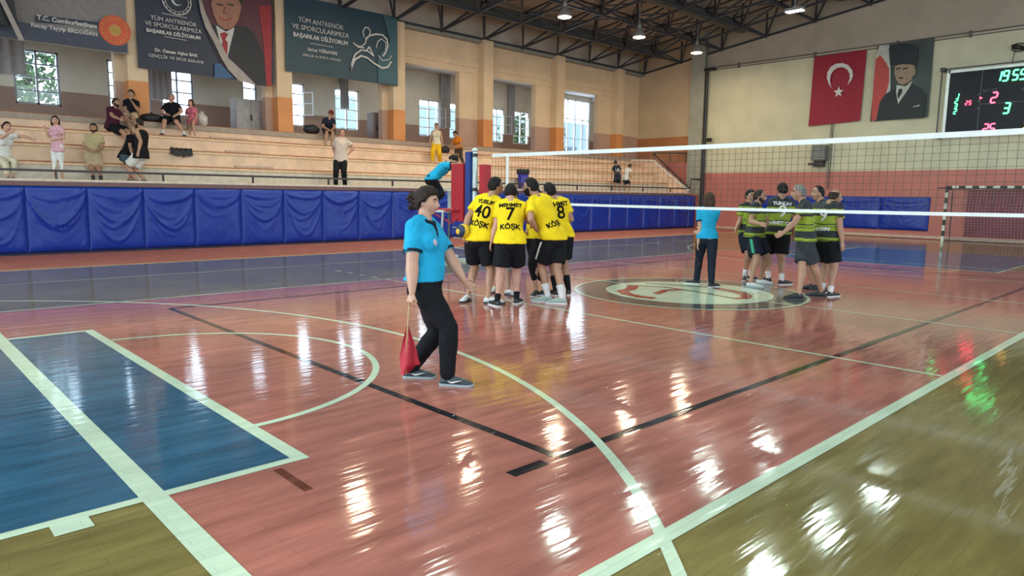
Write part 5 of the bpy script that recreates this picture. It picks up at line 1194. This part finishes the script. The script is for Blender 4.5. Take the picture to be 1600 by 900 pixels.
# ---- yellow team
YB = dict(shirt=C_YEL, lower='shorts', lowm=C_BLACK, face=False, sleeve=.62, hem=-.01, llen=.82)
_, I40 = person(dict(YB, label='player in yellow jersey number 40 standing at the left of the huddle with a ball', H=1.80, w=1.08, phi=22, hphi=62, f=[(731, 470), (763, 474)], pel=(747, 375), neck=(767, 309), head=(773, 294), dn=.05,
    e=[(730, 342, -.08), (792, 338, .15)], h=[(727, 361, -.05), (800, 345, .2)], curl=(1., .4), skin='tan', hair='short', shoe=SH_W, sole=SH_K, mark=SH_K, sock=None, fphi=(200, 95), print=(('YUSUF', .84, .085, PR_K), ('40', .60, .25, PR_K), ('KÖŞK', .32, .105, PR_K)), face=True))
_, I7 = person(dict(YB, label='player in yellow jersey number 7 seen from behind in the middle of the huddle', H=1.74, w=1.12, phi=2, hphi=0, f=[(777, 479), (807, 475)], pel=(797, 379), neck=(798, 316), head=(798, 305), dn=.12, dh=.06,
    e=[(776, 348, 0), (822, 340, .2)], h=[(769, 374, 0), (830, 350, .3)], skin='pink', hair='short', shoe=SH_K, sole=SH_W, sock=C_BLACK, slen=.20, fphi=(330, 20), print=(('MEHMET', .86, .085, PR_K), ('7', .62, .27, PR_K), ('KÖŞK', .32, .105, PR_K))))
_, Ib = person(dict(YB, label='bearded player in yellow leaning into the huddle, white stripes on black shorts', H=1.80, w=1.05, phi=320, hphi=290, hphi2=310, f=[(856, 472), (878, 475)], pel=(866, 374), neck=(839, 309), head=(832, 297), dn=.0,
    e=[(829, 343, -1), (862, 340, .2)], h=[(838, 358, 1), (850, 352, .2)], beard=True, face=True, hair='short', shoe=SH_G, sole=SH_W, sock=FLESHW, slen=.42, fphi=(275, 280), stripe=((0, PR_W, 250), (0, PR_W, 262)), print=(('KÖŞK', .30, .10, PR_K), ), hem=.0))
_, I8 = person(dict(YB, label='player in yellow jersey number 8 at the right rear of the huddle', H=1.80, w=1.02, phi=338, hphi=310, f=[(868, 462), (888, 461)], pel=(877, 369), neck=(867, 312), head=(858, 299), dn=.0,
    e=[(846, 342, .1), (893, 343, -.02)], h=[(840, 352, .2), (889, 345, .18)], hair='short', shoe=SH_K, sole=SH_W, sock=C_BLACK, slen=.50, fphi=(330, 5), print=(('AHMET', .84, .10, PR_K), ('8', .60, .28, PR_K))))
person(dict(YB, label='player in yellow with black three-quarter leggings, mostly hidden behind the leaning bearded player', H=1.74, phi=230, hphi=240, f=[(838, 462), (852, 460)], pel=(838, 372), neck=(838, 322), head=(836, 311), dn=.1,
    e=[(826, 348, -.1), (846, 348, -.1)], h=[(842, 356, -.12), (830, 360, -.12)], hair='short', lower='tights', llen=.55, w=1.08, shoe=SH_K, sole=SH_W, sock=None, fphi=(200, 210)))
person(dict(YB, label='player with maroon shorts and grey knee pads, hidden behind player number 7', H=1.72, phi=175, hphi=180, f=[(794, 461), (774, 456)], pel=(784, 372), neck=(794, 322), head=(798, 312), dn=-.1,
    e=[(806, 350, 0), (784, 350, 0)], h=[(806, 372, -.1), (790, 372, -.1)], hair='short', lowm=C_MAROON, shoe=SH_W, sole=SH_K, mark=SH_K, sock=None, knee=(0, 1), fphi=(140, 200)))
# match ball under the arm of player 40
bc = I40['wr'][0]+I40['hd'][0]*.03+FW*.0-RT*.03+UP*-.02; bc = atd(723.5, 361, depth(I40['wr'][0])-.05)
t = empty('volleyball', bc-UP*.105, 'yellow and dark blue volleyball held at the hip of player 40', 'ball')
m = MB(); m.ell((0, 0, .105), (.105, 0, 0), (0, .105, 0), (0, 0, .105), 28)
bmn = bpy.data.materials.new('volleyball_panels'); bmn.use_nodes = True; nt = bmn.node_tree; wv = nt.nodes.new('ShaderNodeTexWave'); wv.inputs['Scale'].default_value = 2.2; wv.inputs['Distortion'].default_value = 1.5
tcn = nt.nodes.new('ShaderNodeTexCoord'); nt.links.new(tcn.outputs['Object'], wv.inputs[0]); cr = nt.nodes.new('ShaderNodeValToRGB'); cr.color_ramp.interpolation = 'CONSTANT'; cr.color_ramp.elements[0].color = (.75, .50, .02, 1)
cr.color_ramp.elements[1].position = .62; cr.color_ramp.elements[1].color = (.015, .03, .07, 1); nt.links.new(wv.outputs[0], cr.inputs[0]); nt.links.new(cr.outputs[0], nt.nodes['Principled BSDF'].inputs['Base Color'])
link('ball_skin', m.mesh('ball_skin', True, [bmn]), t)

# ---- second referee and striped team
person(dict(label='woman referee in turquoise shirt standing on the centre circle, seen from behind', H=1.62, fem=1, w=.98, phi=15, hphi=20, f=[(1088, 444), (1111, 449)], pel=(1105, 373), neck=(1107, 326), head=(1108, 316),
    e=[(1094, 358, -.05), (1112, 352, .15)], h=[(1090, 384, 0), (1090, 362, .25)], hair='wavy', hairc='brown', hlen=.26, hthick=.02, skin='fair', shirt=C_TURQ, trim=C_NAVY, sleeve=.6, hem=.02, ltop=.10, lower='pants', lowm=C_NAVY, llen=.97, shoe=SH_K, sole=SH_W, sock=None, fphi=(300, 60), face=False))
GB_ = dict(shirt=C_JERS, lower='shorts', lowm=C_BLACK, sleeve=.62, hem=.0, trim=None, llen=.82)
person(dict(GB_, label='striped player half hidden behind the bearded one at the left of the group', H=1.70, phi=165, hphi=160, f=[(1172, 437), (1163, 438)], pel=(1168, 367), neck=(1171, 320), head=(1172, 309), e=[(1176, 345, 0), (1156, 345, 0)], h=[(1176, 365, -.05), (1150, 358, -.15)], shoe=SH_K, fphi=(140, 200), lowm=C_NAVY))
person(dict(GB_, label='bearded striped player with a green stripe down his navy shorts', H=1.74, w=1.15, belly=.5, phi=125, hphi=115, f=[(1187, 444), (1172, 449)], pel=(1179, 370), neck=(1182, 321), head=(1187, 308), beard=True, hair='receding', hairc='dark',
    e=[(1196, 345, 0), (1173, 346, -.12)], h=[(1188, 352, -.2), (1184, 349, -.16)], shoe=SH_W, sole=SH_G, sock=None, fphi=(110, 120), lowm=C_NAVY, stripe=((1, C_GREEN, 215),)))
person(dict(GB_, label='striped player number 9 seen from behind in the middle of the group', H=1.80, w=1.10, phi=5, hphi=355, f=[(1200, 441), (1221, 445)], pel=(1216, 366), neck=(1221, 312), head=(1222, 301),
    e=[(1202, 345, .12), (1242, 345, 0)], h=[(1204, 362, .2), (1240, 366, .1)], shoe=SH_K, sole=SH_W, sock=FLESHW, slen=.25, fphi=(330, 70), face=False, print=(('TUNCAY', .86, .08, PR_W), ('9', .62, .30, PR_W), ('AHMET CAN', .30, .085, PR_W))))
person(dict(GB_, label='grey-haired striped player striding left with his arm held out', H=1.75, w=1.08, phi=285, hphi=275, hphi2=290, f=[(1283, 464), (1248, 467)], pel=(1258, 377), neck=(1256, 317), head=(1250, 305), hairc='grey', hair='short',
    e=[(1240, 350, -.05), (1266, 350, .1)], h=[(1224, 364, -.1), (1262, 366, .1)], shoe=SH_K, sole=SH_K, sock=None, fphi=(300, 272), lowm=C_DGREY, fpit=(0, 0), hd=((-.9, 0, -.5), None)))
person(dict(GB_, label='balding striped player facing left with his hand on his hip, between two others', H=1.76, w=1.08, phi=262, hphi=262, f=[(1270, 452), (1284, 453)], pel=(1273, 372), neck=(1284, 317), head=(1279, 305), hair='receding', hairc='black', skin='tan',
    e=[(1288, 341, -1), (1280, 345, .1)], h=[(1269, 359, 0), (1272, 360, .1)], shoe=SH_K, sole=SH_K, sock=None, fphi=(265, 265), beard=False, curl=(.3, .3)))
person(dict(GB_, label='bald striped player at the right end, number 5 on his black shorts', H=1.74, w=1.15, phi=52, hphi=88, f=[(1284, 459), (1297, 464)], pel=(1289, 376), neck=(1296, 319), head=(1305, 308), hair='bald', hairc='dark', hp=-8,
    e=[(1282, 350, .1), (1312, 352, -.08)], h=[(1284, 372, .15), (1317, 385, -.03)], shoe=SH_K, sole=SH_W, sock=FLESHW, slen=.2, fphi=(40, 60), print=(('9', .64, .28, PR_W), ('AYDIN', .28, .08, PR_W)), legprint=('5', 0, PR_W, 185, .11)))
# referee up on the stand
person(dict(label='referee in turquoise shirt on the tall stand, leaning forward over the red pad', H=1.74, phi=92, hphi=100, hp=-60, z0=1.19, Y=6.78, f=[(668, 331, .0), (676, 331, .25)], PY=6.78, pel=(674, 281), neck=(698, 257), head=(706, 251),
    e=[(712, 262, .05), (712, 258, -.08)], h=[(726, 257, .0), (729, 257, -.1)], hair='short', shirt=C_TURQ, trim=C_NAVY, hem=.0, ltop=.2, lower='pants', lowm=C_BLACK, shoe=SH_K, sock=None, skin='fair', w=1.05, hd=((1, 0, 0), (1, 0, 0)), curl=(.1, .1)))

# ---- spectators
SP = dict(vox=.014)
Y0 = 14.15; T = [y for y, z in tiers]; Z = [z for y, z in tiers]
person(dict(SP, label='woman in white top sitting at the far left, one arm stretched out', H=1.66, fem=1, phi=120, hphi=115, z0=WALKZ, Y=Y0, f=[(22, 277, .2), (12, 279, 0)], PY=14.82, pel=(6, 249), neck=(7, 208), head=(12, 195), dn=-.1,
    e=[(38, 213, -.05), (2, 214, -.1)], h=[(64, 221, -.05), (20, 204, -.1)], hair='bun', hairc='dark', skin='fair', shirt=C_WHITE, hem=-.05, lower='pants', lowm=C_CREAM, llen=.7, shoe=SH_K, sock=None))
person(dict(SP, label='dark-haired girl in pink top and white leggings standing on the walkway', H=1.48, fem=.4, w=.86, phi=185, hphi=150, z0=WALKZ, Y=13.95, f=[(98, 280, .05), (84, 280, -.05)], pel=(90, 231), neck=(88, 198), head=(86, 187),
    e=[(100, 215, 0), (78, 209, -.05)], h=[(86, 218, -.1), (72, 204, -.1)], hair='long', hlen=.12, hairc='dark', skin='fair', shirt=C_PINKL, hem=-.2, lower='tights', lowm=C_WHITE, llen=.45, shoe=SH_W, sock=None))
person(dict(SP, label='smiling man in beige polo and sand shorts sitting on the lowest step, hands in lap', H=1.76, w=1.05, phi=172, hphi=160, z0=WALKZ, Y=14.05, f=[(158, 280, 0), (146, 280, 0)], PY=14.8, pel=(145, 246), neck=(147, 211), head=(146, 199),
    e=[(160, 229, -.05), (132, 231, -.05)], h=[(152, 235, -.2), (143, 235, -.2)], hair='short', beard=True, shirt=C_BEIGE, hem=-.03, lower='shorts', lowm=C_SAND, llen=.85, shoe=SH_K, sock=C_DGREY, slen=.2))
person(dict(SP, label='man in black T-shirt and denim shorts bending forward behind the man in the tank top', H=1.74, w=1.0, phi=110, hphi=110, z0=WALKZ, Y=14.25, f=[(201, 278, 0), (208, 280, 0)], PY=14.62, pel=(196, 246), neck=(210, 214), head=(217, 205),
    e=[(186, 228, -.1), (204, 232, -.1)], h=[(181, 250, -.1), (208, 245, -.1)], hair='short', shirt=C_BLACK, hem=-.02, lower='shorts', lowm=C_DENIM, shoe=SH_K, sock=None))
person(dict(SP, label='bearded man in black tank top and white shorts standing on the walkway', H=1.80, w=1.05, phi=285, hphi=270, z0=WALKZ, Y=13.85, f=[(214, 281, .05), (226, 281, 0)], pel=(220, 243), neck=(221, 203), head=(216, 190),
    e=[(222, 226, -.1), (228, 224, -.05)], h=[(215, 243, -.12), (226, 242, 0)], hair='short', hairc='dark', beard=True, skin='tan', shirt=C_BLACK, sleeve=0, hem=-.12, lower='shorts', lowm=C_WHITE, shoe=SH_K, sock=None))
person(dict(SP, label='bearded man in black and maroon shirt sitting sideways on the third step', H=1.78, w=1.12, phi=105, hphi=100, z0=Z[1], Y=15.95, f=[(207, 224, 0), (203, 226, -.1)], PY=16.4, pel=(176, 199), neck=(178, 170), head=(182, 158),
    e=[(194, 188, -.1), (178, 185, -.2)], h=[(205, 189, -.1), (196, 190, -.2)], hair='short', hairc='dark', beard=True, shirt=C_MAROON, hem=-.08, lower='shorts', lowm=C_BLACK, llen=.85, shoe=SH_K, sock=C_BLACK, slen=.3))
person(dict(SP, label='dark-haired man in black shirt sitting on the top step, hand at his chin', H=1.76, phi=165, hphi=175, z0=Z[2], Y=16.7, f=[(214, 204, 0), (205, 204, 0)], PY=17.02, pel=(205, 181), neck=(205, 157), head=(205, 147),
    e=[(215, 171, -.1), (196, 170, -.1)], h=[(207, 160, -.15), (203, 178, -.2)], hair='short', shirt=C_BLACK, hem=-.02, lower='shorts', lowm=C_SAND, shoe=SH_K, sock=None))
person(dict(SP, label='man in black shirt sitting under the portrait banner with hands clasped', H=1.80, w=1.12, phi=175, hphi=165, z0=Z[2], Y=16.55, f=[(289, 208, 0), (254, 206, 0)], PY=17.02, pel=(269, 184), neck=(268, 162), head=(268, 153),
    e=[(284, 174, -.1), (254, 174, -.1)], h=[(274, 181, -.25), (266, 181, -.25)], hair='short', hairc='grey', shirt=C_BLACK, hem=-.02, lower='shorts', lowm=C_BLACK, llen=.9, shoe=SH_K, sock=FLESHW, slen=.25, skin='pink'))
person(dict(SP, label='girl in pink top and pink shorts sitting beside the white plastic bag', H=1.45, fem=.3, w=.86, phi=180, hphi=185, z0=Z[2], Y=16.6, f=[(305, 209, 0), (297, 209, 0)], PY=17.02, pel=(300, 187), neck=(299, 169), head=(298, 161),
    e=[(307, 180, -.05), (291, 180, -.05)], h=[(303, 188, -.15), (296, 188, -.15)], hair='long', hlen=.12, hairc='brown', skin='fair', shirt=C_PINK, hem=-.1, lower='shorts', lowm=C_PINK, llen=.6, shoe=SH_W, sock=None))
person(dict(SP, label='man in navy shirt and dark red cap sitting hunched on the top step', H=1.76, w=1.05, phi=150, hphi=150, hp=-25, z0=Z[2], Y=16.6, f=[(518, 222, 0), (508, 222, 0)], PY=17.0, pel=(512, 203), neck=(514, 186), head=(517, 178), dn=-.2,
    e=[(522, 197, -.1), (505, 197, -.1)], h=[(519, 203, -.2), (514, 203, -.2)], hair='short', cap=C_CAPR, shirt=C_NAVY, hem=-.02, lower='shorts', lowm=C_BLACK, shoe=SH_G, sock=None, skin='tan'))
person(dict(SP, label='man in pale T-shirt standing on the walkway with hands on hips', H=1.78, w=1.15, belly=.6, phi=170, hphi=165, z0=WALKZ, Y=13.95, f=[(539, 288, 0), (527, 288, .1)], pel=(532, 251), neck=(534, 217), head=(535, 207),
    e=[(552, 230, .1), (521, 233, .1)], h=[(543, 243, -.05), (525, 244, -.05)], hair='receding', hairc='dark', skin='pink', shirt=C_GREYL, hem=-.06, lower='pants', lowm=C_BLACK, shoe=SH_K, sole=SH_W, sock=None, curl=(.9, .9)))
person(dict(SP, label='woman in white top and mustard yellow trousers standing on the upper steps', H=1.62, fem=.7, phi=180, hphi=185, z0=Z[1], Y=15.8, f=[(688, 254, 0), (676, 254, 0)], pel=(682, 226), neck=(682, 204), head=(682, 197),
    e=[(690, 216, 0), (673, 216, 0)], h=[(692, 228, 0), (671, 229, 0)], hair='bun', hairc='brown', skin='tan', shirt=C_CREAM, sleeve=0, hem=.0, ltop=.2, lower='wide', lowm=C_GOLD, llen=.9, shoe=SH_W, sock=None))
person(dict(SP, label='woman in orange top and brown trousers sitting and looking down', H=1.64, fem=.5, phi=215, hphi=225, hp=-25, z0=Z[1], Y=15.9, f=[(724, 252, 0), (712, 252, 0)], PY=16.45, pel=(717, 233), neck=(714, 215), head=(712, 211), dn=-.1,
    e=[(720, 226, -.1), (706, 227, -.1)], h=[(711, 231, -.2), (706, 233, -.2)], hair='short', hairc='black', shirt=C_ORANGE, hem=-.05, lower='pants', lowm=C_OLIVE, shoe=SH_K, sock=None))
person(dict(SP, label='boy in black number 10 shirt standing with his back turned on the walkway', H=1.40, phi=5, hphi=10, z0=WALKZ, Y=14.1, f=[(960, 297, 0), (968, 297, 0)], pel=(965, 277), neck=(963, 259), head=(961, 252),
    e=[(957, 270, 0), (971, 269, 0)], h=[(956, 279, 0), (971, 279, 0)], hair='short', hairc='dark', shirt=C_NAVY, hem=-.12, lower='shorts', lowm=C_BLACK, shoe=SH_K, sock=None, face=False, print=(('10', .56, .26, PR_W),)))
person(dict(SP, label='child in white shirt and black shorts stooping beside the boy in black', H=1.36, phi=40, hphi=70, hp=-20, z0=WALKZ, Y=14.1, f=[(977, 298, 0), (984, 298, 0)], pel=(977, 280), neck=(981, 263), head=(986, 258),
    e=[(982, 272, 0), (985, 272, -.1)], h=[(986, 278, 0), (987, 279, 0)], hair='short', hairc='dark', shirt=C_WHITE, hem=-.08, lower='shorts', lowm=C_BLACK, shoe=SH_K, sock=None, face=False))
